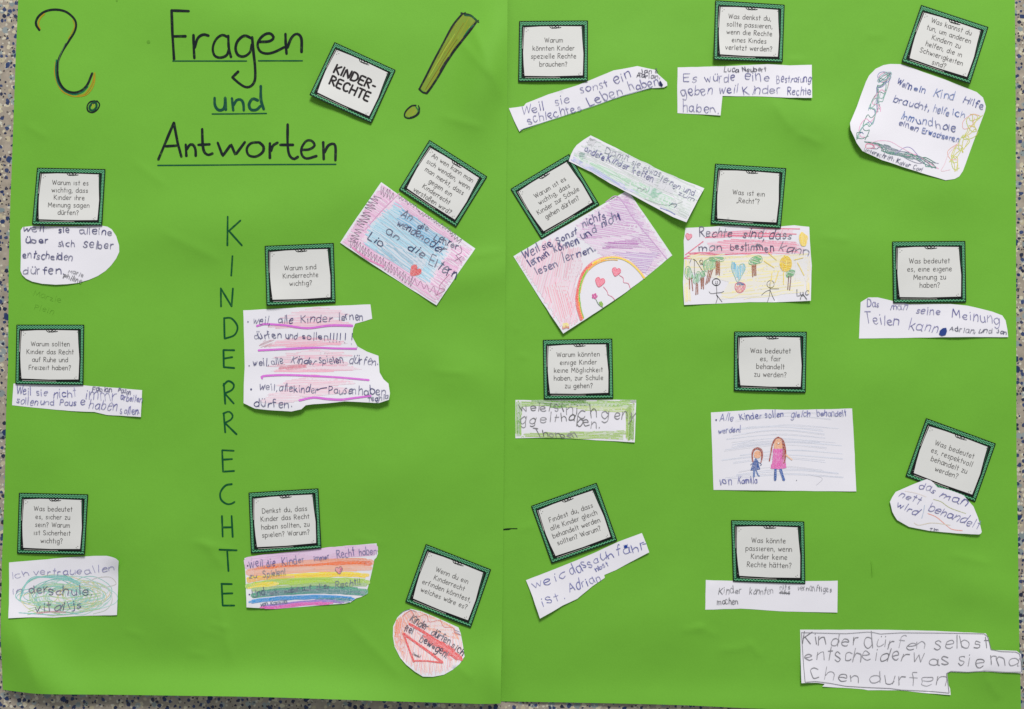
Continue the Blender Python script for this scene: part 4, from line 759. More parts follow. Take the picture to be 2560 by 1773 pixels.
n = Note('G', [(157, 1155), (400, 1010), (700, 840), (1000, 665), (1165, 573), (1210, 598), (1400, 870), (1587, 1147), (1330, 1360), (1125, 1513), (870, 1680), (605, 1851), (490, 1680), (380, 1513)],
         'tilted white note coloured pink and purple with a rainbow arch and heart balloons', [(590, 1850, 80, 3.2), (1000, 1610, 70, 1.4)])
arch = [(770, 1725), (735, 1600), (735, 1480), (780, 1320), (870, 1220), (990, 1170), (1110, 1170), (1210, 1215), (1290, 1290), (1335, 1350)]
n.h([(720, 840), (1160, 590), (1210, 610), (1575, 1147), (1360, 1330), (1290, 1250), (1200, 1180), (1080, 1145), (960, 1155), (880, 1100), (700, 960)], 12, 17, 11, (222, 184, 218), .5, tint=0.27, trim=.07)
n.h([(940, 740), (1180, 610), (1400, 940), (1350, 1100), (1100, 900)], 15, 12, 8, (196, 146, 198), .6, tint=0.32, trim=.2); n.h([(1000, 660), (1100, 620), (1500, 1150), (1450, 1180)], 10, 18, 6, (190, 120, 190), .6, tint=0.27)
n.h([(930, 1040), (1300, 990), (1330, 1080), (960, 1090)], 3, 10, 7, (180, 110, 180), .75, tint=0.34, trim=.2); n.h([(760, 860), (1300, 860), (1340, 960), (800, 1000)], 8, 16, 9, (200, 140, 196), .55, tint=0.25, trim=.2); n.h([(1040, 1120), (1480, 1120), (1340, 1320), (1200, 1180)], 6, 15, 6, (180, 120, 196), .6, tint=0.27)
n.h([(180, 1165), (500, 980), (760, 1100), (780, 1250), (720, 1380), (710, 1560), (740, 1740), (610, 1835), (400, 1520)], 105, 18, 11, (238, 190, 208), .6, tint=0.27, trim=.08); n.h([(500, 1100), (760, 1060), (780, 1250), (700, 1400), (520, 1350)], 100, 20, 9, (230, 160, 180), .5, tint=0.23); n.h([(420, 1420), (640, 1360), (700, 1700), (590, 1760)], 75, 18, 7, (236, 140, 160), .55, tint=0.25, trim=.15)
n.l([(990, 665), (1100, 620), (1250, 830), (1400, 1010), (1540, 1180)], 8, (196, 140, 200), .6, ink=n.cr)
ak = n.new(.00028)
for off, rgb, seg, wd_ in ((0, (236, 92, 70), slice(0, 5), 20), (14, (246, 150, 60), slice(0, 5), 14), (0, (246, 214, 60), slice(4, 10), 18), (22, (240, 190, 60), slice(2, 6), 9), (-12, (230, 110, 120), slice(0, 5), 8), (-10, (240, 180, 190), slice(4, 10), 6)):
    a_ = catmull(cv('G', arch))[seg.start * 8:seg.stop * 8]; ctr_ = cv('G', (1060, 1500)); d_ = ctr_ - a_; d_ /= np.hypot(d_[:, 0], d_[:, 1])[:, None]
    ak.line(a_ + d_ * off / F36, wd_ / F36, rgb, .85)
n.l([(752, 1560), (752, 1470), (775, 1370), (822, 1280)], 13, (120, 196, 30), .95, ink=ak); n.l([(756, 1560), (768, 1640), (790, 1710)], 9, (120, 190, 40), .9, ink=ak)
n.part('rainbow_arch', ak, M_CRAY)
for x, y, s_, tail in ((1082, 1295, 40, [(1110, 1325), (1145, 1350), (1150, 1390), (1190, 1400), (1210, 1445)]), (935, 1388, 44, [(968, 1430), (1000, 1470), (1010, 1500), (1045, 1520), (1068, 1545)])):
    hb = n.new(.0003); hb.fill(cv('G', heart(x, y, s_, .25)), (240, 130, 152), .9, smooth=True); hb.line(cv('G', heart(x, y, s_, .25)), 1.6, (226, 74, 110), closed=True); hb.line(cv('G', tail), 1.3, (222, 110, 140), .95); n.part('heart_balloon', hb, M_CRAY)
fk = n.new(.0003)
for t in np.linspace(0, 2 * math.pi, 6)[:-1]: fk.dot(cv('G', (888 + 17 * math.cos(t), 1515 + 17 * math.sin(t)))[0], 2.9, (206, 70, 150), .95)
fk.dot(cv('G', (888, 1515))[0], 2, (240, 150, 190)); fk.line(cv('G', [(900, 1545), (925, 1590), (962, 1617)]), 1.4, (60, 110, 60)); fk.fill(cv('G', [(925, 1568), (950, 1560), (965, 1585), (962, 1612), (938, 1600)]), (130, 180, 40), .95); n.part('flower', fk, M_CRAY)
for a in [('Weil', 250, 1182, 402, 1112, 46), ('sie', 420, 1095, 515, 1062, 42), ('Sonst', 555, 1042, 730, 952, 38), ('nichts', 785, 888, 985, 818, 44), ('lernen', 312, 1248, 485, 1150, 40), ('können', 535, 1118, 745, 1035, 42), ('und', 775, 1000, 910, 942, 42), ('nicht', 955, 893, 1125, 815, 42), ('lesen', 368, 1320, 560, 1245, 44), ('lernen.', 612, 1218, 895, 1095, 50)]: n.w(*a, rgb=INKB, wd=9)
n.h([(600, 1760), (655, 1750), (655, 1790), (605, 1805)], 20, 8, 8, (238, 224, 120), .8); n.w('Luise', 602, 1812, 660, 1800, 16, (214, 110, 60), 5); n.done()

n = Note('G', [(853, 68), (920, 100), (1080, 180), (1240, 265), (1400, 345), (1560, 420), (1720, 484), (1877, 543), (1790, 700), (1715, 850), (1590, 800), (1440, 720), (1200, 590), (1030, 500), (860, 400), (755, 350), (655, 300), (675, 240), (700, 190), (725, 155), (790, 105)],
         'pale strip shaded with grey, green and blue pencil, lying over a card corner', [(1720, 860, 75, 5.0), (1300, 660, 80, 1.6), (1000, 490, 60, 1.6)], off=.0017, folds=[(780, 130, 760, 330, 9, .6), (1250, 300, 1180, 520, 12, .6), (1480, 420, 1400, 660, 12, .6), (1700, 520, 1640, 780, 12, .7), (1560, 440, 1720, 820, 9, .4)])
st = [(850, 90), (1860, 550), (1710, 830), (1420, 690), (860, 385), (675, 290), (735, 165)]
n.h(st, 25, 15, 12, (196, 206, 200), .5, trim=.1, wob=2); n.h([(860, 100), (1500, 400), (1480, 480), (760, 200)], 20, 17, 9, (176, 190, 184), .6, tint=0.30, trim=.15, wob=2); n.h([(700, 230), (1600, 640), (1650, 760), (1400, 680), (900, 400), (680, 290)], 27, 13, 10, (170, 212, 180), .6, tint=0.30, trim=.15, wob=2)
n.h([(680, 250), (860, 340), (1300, 600), (1180, 570), (860, 390), (675, 290)], 32, 12, 8, (170, 176, 222), .7, tint=0.35, trim=.1); n.h([(1380, 520), (1500, 580), (1420, 640), (1360, 580)], 30, 10, 9, (120, 184, 150), .6, tint=0.30); n.h([(1300, 380), (1780, 590), (1740, 660), (1300, 480)], 12, 18, 5, (150, 160, 160), .6, tint=0.30, trim=.25)
n.h([(840, 90), (910, 110), (870, 170), (820, 150)], 60, 9, 7, (150, 156, 156), .8, tint=0.40); n.h([(760, 220), (830, 230), (800, 280), (740, 250)], 10, 9, 8, (130, 160, 150), .8, tint=0.40)
n.l([(1480, 720), (1560, 750), (1612, 780)], 8, (120, 130, 190), .9, ink=n.cr); n.h([(1540, 420), (1860, 560), (1720, 820), (1640, 760)], 26, 20, 8, (186, 206, 190), .5, tint=0.25, trim=.2); n.l([(1340, 640), (1480, 690), (1600, 690), (1700, 660)], 5, (130, 140, 136), .7, ink=n.cr)
n.w('Damit', 985, 222, 1190, 300, 38, (126, 130, 150), 5); n.w('sie etwas', 1215, 330, 1470, 445, 36, (130, 134, 158), 5); n.w('lernen und', 1480, 475, 1775, 615, 38, (120, 122, 156), 5.5)
n.w('andere', 795, 212, 970, 290, 36, (84, 84, 150), 6); n.w('Kinder', 1000, 302, 1185, 378, 40, (88, 88, 150), 6); n.w('treffen', 1212, 395, 1410, 480, 38, (96, 96, 146), 6)
n.w('zum', 1640, 600, 1780, 660, 26, (130, 134, 160), 5); n.w('n', 1565, 700, 1610, 715, 34, (110, 130, 150), 5); n.w('nn', 1270, 560, 1350, 575, 26, (150, 154, 160), 4); n.done()

n = Note('H', [(122, 612), (300, 605), (480, 592), (700, 596), (980, 598), (1100, 588), (1235, 602), (1242, 720), (1250, 850), (1258, 950), (1254, 1110), (1250, 1268), (1080, 1276), (900, 1282), (700, 1280), (450, 1292), (280, 1298), (110, 1305), (104, 1200), (98, 1100), (104, 1000), (110, 900), (105, 730)],
         'drawing with yellow sun, trees, balloon and two stick figures below red stripes', [(1250, 1268, 50, 2.6), (110, 1300, 50, 1.4)], folds=[(700, 900, 705, 1280, 14, .5)])
def v2h(p): return [((x / 6.403 + 20) * F36, (y / 6.403 + 220) * F36) for x, y in p]
n.h([(300, 650), (1120, 620), (1110, 665), (800, 690), (300, 705)], -2, 14, 10, (234, 130, 160), .6, tint=0.30, trim=.2); n.h([(280, 740), (520, 710), (1150, 740), (1225, 800), (1220, 850), (700, 850), (330, 840)], 3, 13, 10, (236, 140, 166), .6, tint=0.30, trim=.15)
for p_ in ([(120, 855), (280, 735)], [(115, 880), (250, 840), (480, 850), (900, 830)], [(150, 840), (300, 835), (430, 852), (600, 845)], [(300, 700), (500, 680), (820, 690), (1050, 685)], [(700, 615), (950, 618), (1150, 622)], [(640, 655), (900, 665), (1120, 668)], [(160, 850), (400, 858)], [(110, 888), (300, 890)]): n.l(p_, 9, (224, 92, 124), .8, ink=n.cr)
n.h([(125, 850), (600, 860), (1240, 850), (1240, 940), (900, 1010), (130, 1020)], -3, 20, 12, (238, 224, 140), .5, tint=0.25, trim=.12, wob=2); n.h([(120, 1000), (1240, 900), (1230, 1200), (400, 1270), (500, 1100)], -6, 30, 10, (240, 228, 150), .55, tint=0.28, trim=.2, wob=3); n.h([(112, 900), (160, 900), (170, 1280), (120, 1280)], 88, 15, 8, (240, 224, 130), .6, tint=0.30); n.h([(1200, 880), (1245, 860), (1240, 1230), (1210, 1200)], 88, 13, 8, (240, 220, 120), .6, tint=0.30)
n.h([(1020, 860), (1230, 880), (1220, 1100), (1100, 1090)], 90, 22, 6, (226, 222, 190), .5, tint=0.25)
sk = n.new(.0003); sun = [(1025 + 56 * math.cos(t), 935 + 72 * math.sin(t)) for t in np.linspace(0, 6.283, 15)[:-1]]
sk.fill(cv('H', sun), (242, 214, 40), .95); sk.hatch(cv('H', sun), 5, 2.4, 1.8, (224, 184, 20), .9); sk.line(cv('H', [(1000, 925), (1030, 932), (1060, 925)]), 1.2, (180, 150, 20)); sk.line(cv('H', [(1028, 905), (1030, 950)]), 1.5, (246, 236, 140))
for p_ in ([(870, 840), (940, 900)], [(830, 910), (920, 970)], [(960, 1000), (930, 1100)], [(1005, 1010), (1005, 1120)], [(900, 1020), (890, 1100)], [(1130, 925), (1190, 1040)], [(1100, 900), (1180, 880)]): sk.line(cv('H', p_), 2.2, (236, 212, 90), .8)
n.part('sun', sk, M_CRAY)
yk = n.new(.0003); blob = [(1175, 650), (1200, 670), (1222, 690), (1215, 740), (1200, 775), (1165, 770), (1148, 730), (1145, 690), (1160, 655)]; yk.fill(cv('H', blob), (244, 218, 84), .85, smooth=True); yk.hatch(cv('H', blob), 85, 2.8, 2, (236, 200, 50), .7); n.part('yellow_cloud', yk, M_CRAY)
TG, BRN = (110, 186, 120), (150, 84, 52)
for crown, trunks in (([(90, 320), (150, 300), (200, 420), (210, 480), (130, 500), (80, 430)], [[(150, 480), (155, 655)], [(185, 480), (205, 680)]]), ([(230, 480), (280, 380), (330, 400), (340, 470), (270, 570), (215, 550)], [[(262, 560), (255, 745)], [(282, 580), (285, 735)]]), ([(330, 400), (380, 370), (400, 440), (350, 470)], [[(335, 470), (345, 650)], [(355, 480), (355, 610)], [(378, 470), (375, 655)]]),
                      ([(380, 220), (540, 160), (560, 300), (500, 360), (400, 370)], [[(460, 360), (415, 580)], [(520, 350), (465, 540)], [(490, 360), (440, 560)]]), ([(480, 150), (680, 150), (690, 210), (560, 215), (480, 200)], [[(580, 215), (578, 430)], [(600, 215), (600, 420)], [(632, 215), (628, 435)]]),
                      ([(1110, 200), (1180, 140), (1280, 125), (1320, 180), (1280, 240), (1120, 262)], [[(1155, 270), (1165, 460)], [(1185, 270), (1190, 440)], [(1212, 270), (1215, 440)]]), ([(1700, 400), (1760, 350), (1840, 370), (1810, 440), (1720, 470)], [[(1742, 450), (1725, 665)], [(1778, 450), (1755, 675)]])):
    tk = n.new(.0003); dk = crown[0][0] > 1600
    tk.hatch(cv('V', crown), 100 if crown[0][0] < 400 else 20, 2.6, 1.5, TG, .85, smooth=True, trim=.2); tk.line(cv('V', crown), .9, (100, 176, 120), .8, closed=True)
    for t_ in trunks: tk.line(cv('V', t_), 2.6 if not dk else 2.2, (110, 52, 40) if dk else BRN, .9)
    if crown[0][0] in (480, 1110): x0, x1 = trunks[0][0][0], trunks[2][0][0]; tk.hatch(cv('V', [(x0 - 8, 225 if x0 < 900 else 275), (x1 + 6, 225 if x0 < 900 else 275), (x1 + 6, 400), (x0 - 4, 400)]), 3, 2.4, 1.8, (168, 104, 58), .9)
    n.part('tree', tk, M_CRAY)
bk = n.new(.0003); bal = [(835, 200), (900, 240), (950, 260), (1020, 250), (1045, 330), (1000, 430), (930, 540), (870, 440), (825, 340)]
bk.hatch(cv('V', bal), 95, 2.8, 2.0, (130, 200, 224), .8, trim=.2); bk.line(cv('V', [(835, 210), (825, 330), (870, 440), (925, 545), (990, 440), (1045, 330), (1020, 255), (960, 270), (940, 320)]), 1.2, (110, 186, 190)); bk.hatch(cv('V', [(840, 230), (880, 220), (890, 330), (850, 340)]), 90, 2.2, 1.8, (90, 184, 220), .9)
bk.line(cv('V', [(885, 600), (900, 570), (960, 550), (1035, 580), (1040, 640), (990, 705), (930, 710), (885, 650)]), 1.8, (222, 92, 120), closed=True); bk.hatch(cv('V', [(890, 600), (1035, 590), (1020, 670), (960, 712), (900, 670)]), 110, 2.8, 1.5, (226, 100, 130), .85, trim=.15); bk.hatch(cv('V', [(905, 570), (960, 552), (1030, 575), (1020, 595), (910, 592)]), 3, 2, 1.8, (70, 100, 160), .9)
n.part('hot_air_balloon', bk, M_CRAY)
K_ = (34, 32, 34)
fk = n.new(.00036)
for rr in (0, 6): fk.line(cv('V', [(582 + (60 + rr) * math.cos(t), 545 + (58 - rr) * math.sin(t)) for t in np.linspace(0, 6.3, 12)]), 1.0, K_)
for p_ in ([(585, 605), (590, 700), (585, 760)], [(465, 700), (500, 730), (590, 720), (660, 712), (702, 695)], [(585, 745), (600, 800), (575, 885)], [(585, 745), (640, 820), (675, 865)], [(575, 530), (573, 550)], [(600, 530), (602, 548)], [(565, 560), (585, 580), (605, 560)]): fk.line(cv('V', p_), 1.0, K_)
n.part('stick_figure', fk)
fk = n.new(.00036); fk.line(cv('V', [(1450 + 58 * math.cos(t), 580 + 58 * math.sin(t)) for t in np.linspace(0, 6.3, 12)]), .9, (80, 76, 50))
for p_ in ([(1440, 560), (1442, 680)], [(1305, 755), (1370, 700), (1440, 672)], [(1440, 655), (1585, 655)], [(1440, 680), (1430, 770), (1400, 862)], [(1445, 680), (1480, 770), (1515, 840)]): fk.line(cv('V', p_), .9, K_)
n.part('stick_figure', fk)
fk = n.new(.00036)
for p_ in ([(232, 185), (232, 380), (250, 485)], [(205, 178), (250, 200), (330, 320), (405, 438)], [(310, 210), (340, 190), (365, 215), (345, 245), (315, 230), (330, 200)], [(350, 245), (380, 275), (375, 310)], [(325, 265), (370, 268), (410, 275)], [(185, 170), (155, 240)]): fk.line(cv('V', p_), .9, K_)
n.part('swing', fk)
hk = n.new(.0003); hk.fill(cv('H', heart(150, 690, 30, .2)), (236, 140, 160), .7, smooth=True); hk.line(cv('H', heart(150, 690, 30, .2)), 1.2, (214, 80, 110), closed=True); n.part('heart', hk, M_CRAY)
for a in [('Rechte', 250, 688, 540, 690, 48), ('sind,', 632, 690, 835, 718, 48), ('dass', 875, 712, 1075, 708, 46), ('man', 240, 812, 450, 818, 44), ('bestimmen', 525, 808, 915, 825, 42), ('kann', 955, 815, 1230, 860, 48)]: n.w(*a, rgb=(44, 34, 84), wd=7)
n.w('m', 770, 782, 805, 782, 22, (30, 26, 60), 7); n.w('Luc', 1125, 1222, 1228, 1212, 36, K_, 6); n.l([(1155, 1255), (1175, 1210), (1215, 1255)], 5, K_); n.done()

n = Note('I', [(833, 705), (870, 682), (905, 662), (990, 662), (1130, 695), (1260, 720), (1640, 720), (1800, 735), (2020, 790), (2110, 825), (2140, 870), (2155, 950), (2162, 1020), (1980, 1019), (1800, 1018), (1650, 1020), (1500, 1022), (1150, 1028), (820, 1033), (826, 870)],
         'long white note starting Das man seine Meinung Teilen kann', [(1700, 1030, 70, 2.2), (2160, 1020, 40, 1.0)])
for a in [('Das', 897, 740, 1000, 745, 40), ('man', 1110, 768, 1250, 768, 42), ('seine', 1328, 805, 1550, 815, 46), ('Meinung', 1660, 838, 2085, 902, 56), ('Teilen', 880, 890, 1180, 915, 56), ('kann', 1272, 942, 1520, 980, 60)]: n.w(*a, rgb=PEN, wd=6)
n.ink.fill(cv('I', [(1575, 938), (1605, 935), (1612, 965), (1600, 1000), (1565, 1010), (1540, 995), (1548, 960)]), (44, 66, 132), 1)
n.w('Adrian,', 1635, 955, 1870, 985, 28, (50, 52, 84), 6); n.w('und', 1900, 975, 2020, 985, 28, (50, 52, 84), 6); n.w('Jan', 2060, 980, 2150, 995, 24, (40, 44, 84), 8); n.done()

n = Note('L', [(175, 937), (400, 938), (600, 935), (900, 934), (1263, 937), (1262, 970), (1256, 1150), (1250, 1318), (1080, 1308), (900, 1300), (700, 1285), (560, 1278), (380, 1277), (175, 1282), (174, 1100)],
         'white note with a green crayon border starting weiel sinich', [(1250, 1318, 50, 1.4), (500, 1280, 60, .8)])
GRN = (142, 188, 70)
for pl, an, gp, cc, aa in (([(185, 945), (1245, 945), (1240, 1000), (1100, 1030), (700, 1010), (400, 985), (190, 1000)], 2, 11, GRN, .8), ([(300, 940), (800, 940), (900, 1010), (500, 1005)], 4, 12, (96, 152, 30), .8), ([(600, 990), (1200, 1000), (1200, 1045), (800, 1030)], 0, 14, (180, 206, 110), .7), ([(180, 945), (235, 945), (225, 1275), (180, 1275)], 90, 9, GRN, .85), ([(185, 950), (215, 950), (215, 1270), (190, 1270)], 89, 9, (100, 160, 40), .8),
                       ([(1165, 990), (1250, 960), (1240, 1305), (1170, 1300)], 90, 11, (150, 186, 80), .8), ([(1205, 1080), (1240, 1080), (1235, 1300), (1200, 1300)], 92, 8, (120, 168, 50), .9), ([(220, 1235), (1180, 1215), (1180, 1298), (700, 1275), (230, 1270)], 2, 13, (160, 194, 96), .8), ([(780, 1225), (1180, 1215), (1180, 1250), (780, 1260)], -4, 12, (150, 186, 76), .7)):
    n.h(pl, an, gp * .85, 10, cc, aa + .1, wob=1.5, trim=.12, tint=aa * .8)
n.h([(1200, 940), (1262, 938), (1262, 960), (1230, 965)], 10, 8, 8, (140, 150, 130), .7, tint=0.35)
for a in [('weiel', 225, 1035, 490, 1035, 46), ('si', 525, 1042, 610, 1030, 50), ('n', 632, 1062, 690, 1062, 70), ('i', 722, 1062, 732, 1062, 50), ('c', 745, 1095, 800, 1095, 80), ('h', 850, 1108, 905, 1095, 85), ('g', 950, 1105, 1015, 1105, 60), ('eny', 1065, 1118, 1240, 1110, 58), ('gg', 215, 1155, 350, 1145, 56), ('elt', 400, 1135, 555, 1130, 44), ('ha', 590, 1128, 700, 1132, 50), ('ben.', 725, 1168, 930, 1182, 54), ('Thorben', 370, 1262, 735, 1275, 34)]: n.w(*a, rgb=(92, 92, 90), wd=6.5)
n.done()

n = Note('M', [(278, 833), (500, 820), (750, 805), (1000, 810), (1300, 804), (1550, 798), (1560, 970), (1570, 1150), (1578, 1350), (1588, 1545), (1200, 1541), (900, 1538), (600, 1534), (302, 1530), (296, 1350), (290, 1180)],
         'white note with two drawn girls in a blue and a pink dress', [(700, 1540, 70, 1.0), (1588, 1545, 50, .8)])
for i, y in enumerate((850, 880, 960, 975, 1010, 1045, 1080, 1100, 1115, 1140, 1190, 1230, 1260, 1340, 1365, 1400)):
    x0, x1 = random.uniform(330, 560), random.uniform(1250, 1480)
    for j in range(2): n.l([(x0, y + 25 + j * 9), ((x0 + x1) / 2 - 150, y - 12 + j * 9), ((x0 + x1) / 2 + 100, y - 18 + j * 7), (x1, y + 12 + j * 8)], random.uniform(4, 7), random.choice([(212, 218, 232), (216, 218, 228), (204, 212, 230)]), .3, ink=n.cr, jit=1)
n.l([(1180, 1400), (1260, 1415), (1280, 1440), (1225, 1490)], 4, (190, 190, 200), .8, ink=n.cr)
PK, SKN, HR, BLU = (226, 92, 178), (232, 170, 128), (156, 62, 34), (34, 84, 158)
g1 = n.new(.0003)
g1.fill(cv('M', [(672, 1190), (700, 1175), (728, 1195), (722, 1235), (690, 1245), (668, 1230)]), SKN, .9, smooth=True); g1.line(cv('M', [(705, 1200), (718, 1190)]), .9, (110, 60, 40)); g1.line(cv('M', [(700, 1212), (720, 1208)]), .9, (120, 60, 50))
for p_ in ([(662, 1290), (650, 1240), (655, 1180), (695, 1152), (735, 1170), (742, 1230), (728, 1285)], [(652, 1270), (656, 1195), (690, 1160), (732, 1185), (735, 1260)]): g1.line(cv('M', p_), 2.8, HR, .9)
g1.fill(cv('M', [(680, 1245), (700, 1265), (722, 1345), (680, 1352), (635, 1355), (655, 1290)]), BLU, .95); g1.hatch(cv('M', [(680, 1245), (722, 1345), (635, 1355)]), 100, 3, 1.4, (24, 62, 140), .8)
for p_ in ([(660, 1285), (635, 1305)], [(700, 1275), (735, 1302), (722, 1310)]): g1.line(cv('M', p_), 1.2, (40, 70, 130))
g1.line(cv('M', [(668, 1355), (665, 1410)]), 4.5, (52, 100, 170), .9); g1.line(cv('M', [(685, 1355), (705, 1400), (715, 1405)]), 3, (52, 100, 170), .9); n.part('drawn_girl', g1, M_CRAY)
g2 = n.new(.0003)
g2.fill(cv('M', [(852, 1090), (885, 1068), (915, 1085), (918, 1160), (852, 1160)]), SKN, .9, smooth=True); g2.line(cv('M', [(868, 1108), (885, 1122), (905, 1105)]), 1.2, (90, 60, 60)); g2.dot(cv('M', (887, 1110))[0], 2, (240, 232, 226)); g2.dot(cv('M', (878, 1088))[0], .8, (90, 50, 40)); g2.dot(cv('M', (905, 1086))[0], .8, (90, 50, 40))
g2.fill(cv('M', [(838, 1160), (940, 1160), (945, 1280), (960, 1330), (900, 1345), (815, 1338), (835, 1270)]), PK, .85); g2.hatch(cv('M', [(838, 1160), (940, 1160), (955, 1330), (820, 1338)]), 88, 3, 1.6, (206, 60, 156), .75)
for p_ in ([(805, 1270), (822, 1180), (835, 1110), (860, 1070), (885, 1056)], [(815, 1220), (830, 1130), (855, 1085)], [(885, 1056), (925, 1080), (945, 1140), (952, 1220), (935, 1290)], [(920, 1090), (932, 1170), (925, 1250)], [(935, 1100), (945, 1180), (942, 1270)]): g2.line(cv('M', p_), 3.0, HR, .9)
g2.line(cv('M', [(955, 1215), (985, 1240), (1008, 1258)]), 3.2, (240, 196, 160), .9)
for x0, y0, x1, y1 in ((860, 1348, 857, 1440), (905, 1348, 935, 1440)): g2.line(cv('M', [(x0, y0), (x1, y1)]), 6.5, (30, 86, 164), .95)
g2.line(cv('M', [(850, 1360), (852, 1425), (862, 1446)]), 1.2, (24, 60, 120)); n.part('drawn_girl', g2, M_CRAY)
for a in [('Alle', 362, 910, 475, 912, 44), ('Kinder', 545, 900, 735, 885, 38), ('sollen', 770, 885, 930, 866, 34), ('gleich', 1000, 875, 1170, 865, 34), ('behandelt', 1235, 865, 1500, 862, 34), ('werden!', 345, 1022, 545, 1005, 30), ('von', 355, 1485, 465, 1480, 42), ('Kamilla', 525, 1475, 695, 1468, 36)]: n.w(*a, rgb=(72, 80, 158), wd=6)
n.ink.cut('dot'); n.ink.dot(cv('M', (326, 900))[0], 2, (40, 50, 110)); n.ink.cut('dot'); n.ink.dot(cv('M', (1050, 1444))[0], 1, (60, 60, 90)); n.done()

n = Note('N', [(1430, 785), (1470, 800), (1495, 825), (1525, 858), (1640, 885), (1760, 930), (1800, 975), (1850, 1030), (1890, 1130), (1910, 1195), (1925, 1260), (1915, 1275), (1900, 1283), (1700, 1275), (1450, 1250), (1270, 1215), (1165, 1155), (1140, 1120), (1120, 1080), (1098, 990), (1120, 945), (1150, 900), (1300, 835)],
         'white leaf-shaped note reading das man nett behandelt wird, lying over its card', [(1900, 1283, 50, 1.6), (1120, 1060, 50, 1.0)], off=.0017, folds=[(1425, 800, 1440, 1130, 10, .35), (1430, 930, 1220, 890, 9, .35)])
for p_, cc in (([(1490, 968), (1560, 990), (1640, 1045), (1780, 1095)], (176, 180, 130)), ([(1440, 1095), (1520, 1130), (1610, 1205), (1660, 1238), (1750, 1250)], (226, 150, 130)), ([(1315, 1180), (1360, 1200), (1480, 1180), (1640, 1200)], (210, 200, 180)), ([(1410, 1020), (1400, 1080), (1385, 1138)], (170, 184, 206)), ([(1230, 892), (1330, 910), (1425, 945)], (224, 214, 210))): n.l(p_, 7, cc, .85, ink=n.cr)
for a in [('das', 1355, 868, 1500, 912, 44), ('man', 1550, 940, 1775, 1030, 50), ('nett', 1182, 938, 1355, 1010, 40), ('behandelt', 1445, 1062, 1890, 1235, 44), ('wird', 1158, 1032, 1325, 1110, 42)]: n.w(*a, rgb=(66, 68, 146), wd=6.5, slant=.25)
n.w('Tim', 1458, 1245, 1530, 1250, 14, (40, 40, 90), 5); n.done()

n = Note('Q', [(270, 1047), (600, 920), (900, 795), (1100, 700), (1315, 622), (1350, 710), (1380, 795), (1200, 890), (1080, 955), (975, 1000), (980, 1025), (870, 1100), (730, 1215), (600, 1275), (500, 1335), (395, 1392), (330, 1200)],
         'tilted white strip ending ist. Adrian', [(370, 1370, 70, 4.0), (1380, 800, 60, 2.2), (800, 1160, 60, .8)], folds=[(320, 1180, 420, 1330, 8, .4)])
for a in [('weic', 340, 1128, 630, 1028, 56), ('dass', 680, 1000, 870, 918, 56), ('a', 885, 900, 925, 885, 40), ('unfähr', 945, 872, 1345, 768, 56), ('nbst', 905, 965, 1015, 915, 28), ('ist.', 418, 1285, 620, 1205, 56), ('Adrian', 665, 1162, 945, 1048, 48)]: n.w(*a, rgb=(66, 74, 160), wd=6)
n.ink.fill(cv('Q', [(1150, 748), (1165, 728), (1185, 735), (1182, 755), (1162, 760)]), (20, 60, 150), 1); n.l([(1320, 722), (1350, 718)], 5, (66, 74, 160)); n.done()

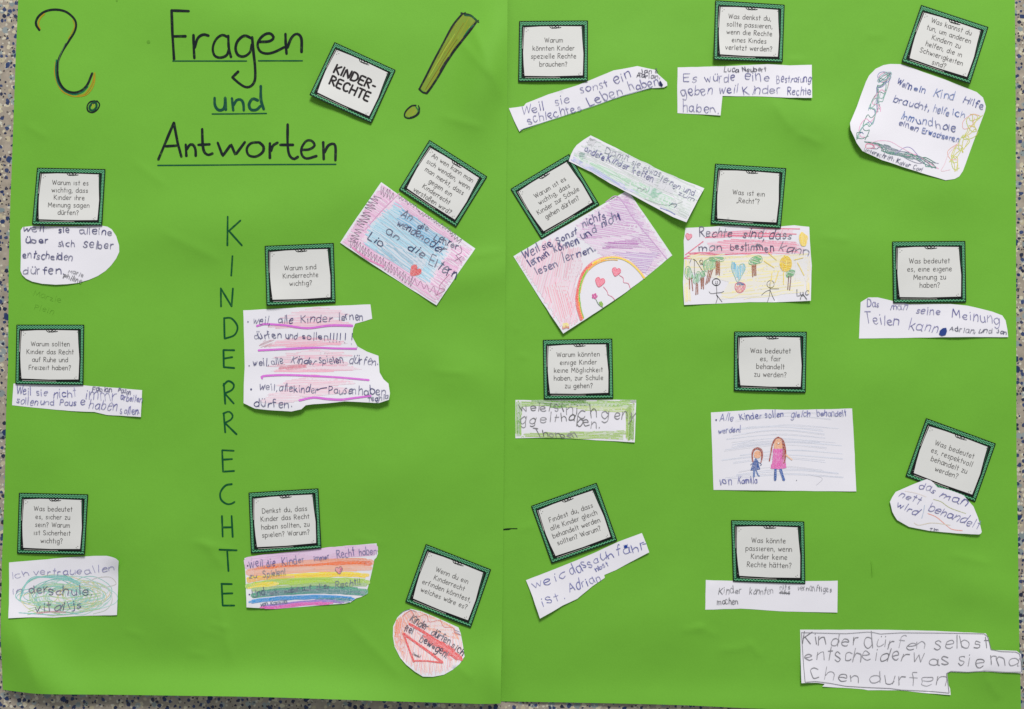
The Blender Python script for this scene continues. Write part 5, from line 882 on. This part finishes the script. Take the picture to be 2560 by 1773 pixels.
n = Note('R', [(232, 685), (480, 692), (800, 693), (1130, 695), (1300, 694), (1420, 692), (1419, 830), (1417, 978), (1150, 973), (900, 967), (720, 953), (550, 943), (400, 948), (228, 953), (230, 820)],
         'plain white strip with small grey pencil writing and a crossed-out word', [(1417, 978, 60, .8)], folds=[(250, 720, 330, 780, 12, .7), (480, 800, 460, 940, 10, .4)])
n.w('Kinder', 350, 810, 555, 806, 42, GREY, 5); n.w('könnten', 628, 815, 838, 810, 38, GREY, 5); n.w('nifs', 902, 765, 990, 766, 26, GREY, 5); n.w('niks', 900, 808, 990, 810, 24, GREY, 5); n.l([(895, 800), (990, 804)], 6, (60, 60, 64), 1)
n.w('vernünftiges', 1060, 776, 1365, 790, 30, GREY, 5); n.w('machen', 338, 900, 522, 906, 34, (70, 70, 74), 6); n.done()

n = Note('S', [(290, 870), (650, 870), (1000, 870), (1250, 874), (1500, 880), (1960, 903), (1985, 940), (2012, 1053), (2240, 1060), (2278, 1090), (2284, 1180), (2290, 1262), (1950, 1247), (1800, 1255), (1640, 1250), (1612, 1265), (1625, 1370), (1640, 1400), (1645, 1458), (1400, 1440), (1190, 1415), (900, 1415), (860, 1405), (490, 1382), (510, 1358), (440, 1348), (300, 1352), (296, 1200), (293, 1050)],
         'long stepped white note with a pen outline and large pencil letters, lowest on the boards', [(300, 1350, 55, 3.6), (2290, 1262, 60, 1.4), (1640, 1450, 50, 1.2)], folds=[(1000, 890, 1010, 1400, 20, .4)])
n.l([(300, 895), (500, 900), (700, 905), (900, 890), (960, 896), (1010, 908), (1200, 897), (1600, 900), (1945, 906), (1978, 930), (1995, 990), (2008, 1048), (2100, 1066), (2232, 1070), (2266, 1088), (2280, 1160), (2284, 1250), (2150, 1252), (1940, 1240), (1800, 1252), (1650, 1243), (1608, 1262), (1620, 1350), (1632, 1440), (1480, 1425), (1200, 1412), (1100, 1398), (900, 1390), (700, 1378), (560, 1352), (430, 1335), (335, 1342), (322, 1200), (312, 1050), (302, 900)], 4, (84, 82, 88), .9, smooth=False)
GR2 = (108, 106, 110)
for a in [('Kinder', 312, 1000, 800, 1012, 72), ('dürfen', 870, 1030, 1415, 1042, 72), ('selbst', 1495, 1045, 1995, 1030, 72), ('entscheider', 335, 1150, 1250, 1145, 72), ('was', 1305, 1165, 1630, 1195, 72), ('sie', 1705, 1195, 1945, 1200, 76), ('ma', 2015, 1175, 2255, 1200, 80), ('chen', 400, 1312, 820, 1338, 72), ('durfen', 912, 1352, 1600, 1372, 76)]: n.w(*a, rgb=GR2, wd=6.5)
n.done()
